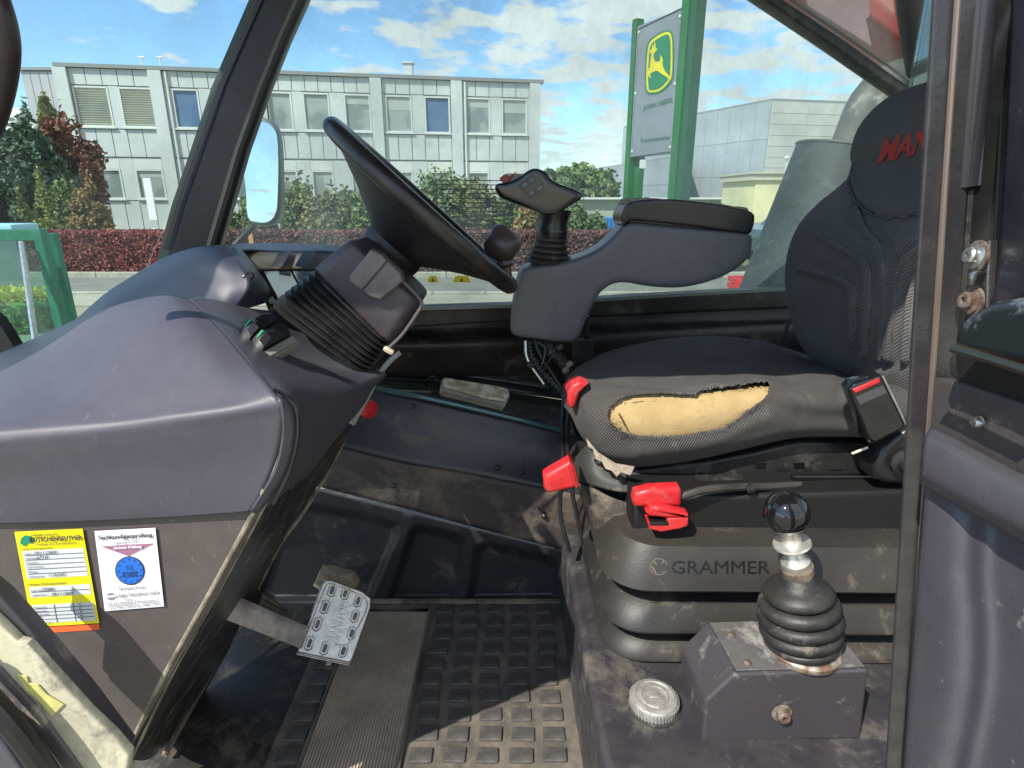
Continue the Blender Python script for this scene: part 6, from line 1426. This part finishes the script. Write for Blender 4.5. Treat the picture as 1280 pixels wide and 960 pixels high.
# protective louvre grille outside the window behind the wheel
gl_ = thing('wire_grille', 'fine black horizontal wire grille standing outside behind the steering wheel', 'grille', P(590, 330, 2.0))
hz = None
frb = B()
GA, GBt = (545, 225), (640, 226)
for k in range(17):
    t = k/16; y0g = 225+t*92; y1g = 226+t*86
    a_ = P(545+t*2, y0g, 2.0); b__ = P(640, y1g, 2.12)
    V, F = tube_g([a_, b__], .0016, 5)
    mk('wire', V, F, blk_c, gl_)
mk('grille_frame', *tube_g([P(545, 222, 2.0), P(547, 322, 2.0)], .002, 6), blk_c, gl_); mk('grille_frame', *tube_g([P(641, 222, 2.12), P(641, 316, 2.12)], .002, 6), blk_c, gl_)
# intake drum and bent pipe
dm = thing('intake_drum', 'large dusty dark tapered drum beyond the rear corner of the window', 'exhaust shroud', P(980, 420, 2.5))
drm = mat('drum_paint', (.020, .027, .027), .6, col2=(.036, .044, .043), scale=3, dirt=((.12, .14, .13), .2, 16), bump=.2, bscale=100)
tc_ = P(1053, 188, 2.5); bc2 = P(985, 400, 2.5); dax = (tc_-bc2).normalized(); Ld = (tc_-bc2).length
pf = [(.245, -.3), (.238, 0), (.15*1.35, Ld*.55), (.172, Ld), (.176, Ld+.004), (.170, Ld+.010), (.160, Ld+.004), (.155, Ld-.10), (.01, Ld-.11)]
mk('drum_shell', *lathe_g(pf, bc2, dax, 40), drm, dm)
mk('drum_rim', *tube_g([bc2+dax*(Ld+.004)+frame_along(dax)[0]*.172*math.cos(6.2832*k/36)+frame_along(dax)[1]*.172*math.sin(6.2832*k/36) for k in range(36)], .005, 6, closed=True), mat('drum_rim', (.10, .115, .10), .4), dm)
ip = thing('intake_pipe', 'bent grey exhaust pipe rising out of the drum', 'exhaust pipe', tc_)
pts = spl([P(1050, 215, 2.5), P(1068, 165, 2.5), P(1082, 132, 2.5), P(1098, 112, 2.53), P(1122, 98, 2.58), P(1160, 90, 2.66)], 5)
mk('pipe', *tube_g(pts, .068, 22), mat('pipe_paint', (.085, .085, .075), .55, col2=(.12, .115, .10), scale=5, dirt=((.4, .38, .32), .2, 8)), ip)
# red boom above
bm_ = thing('lift_boom', 'red telescopic boom slanting down past the top right of the window', 'boom', P(1050, 20, 2.6))
bo_ = [P(*q, 2.55) for q in [(900, -110), (1135, 58), (1260, 148), (1260, -160), (900, -160)]]
redb = mat('boom_red', (.32, .028, .02), .45, col2=(.35, .05, .035), scale=4, dirt=((.30, .18, .15), .25, 7), bump=.2, bscale=60)
slab('boom_beam', bo_, (0, 1, 0), .4, redb, bm_, r=.02)
slab('boom_reflection', [P(*q, 2.53) for q in [(985, -60), (1085, -60), (1088, 20), (1083, 24), (1090, 58), (1010, 8)]], (0, 1, 0), .018, mat('reflection_tint', (.28, .16, .16), .4, col2=(.22, .12, .12), scale=5), bm_, r=.003)  # pinkish-grey sheet added to stand in for a reflection on the boom
# dark bodywork of the machine below the cab, seen through no gap but closing the floor area
mk_c = thing('chassis', 'dark machine chassis under and behind the cab', 'chassis', (0, 1.6, .3))
mk('frame_box', *rbox_g((-.1, 1.2, .52), (2.4, 1.5, .45), .03), panm, mk_c)

# ------------------------------------------------------------------ origins for single-mesh things
for o in list(C.objects):
    if o.type == 'MESH' and o.parent is None and 'kind' not in o and not o.children and o.location.length < 1e-6:
        vs = o.data.vertices; lo = Vector((min(v.co.x for v in vs), min(v.co.y for v in vs), min(v.co.z for v in vs))); hi = Vector((max(v.co.x for v in vs), max(v.co.y for v in vs), max(v.co.z for v in vs)))
        c = Vector(((lo.x+hi.x)/2, (lo.y+hi.y)/2, lo.z)); o.data.transform(Matrix.Translation(-c)); o.location = c
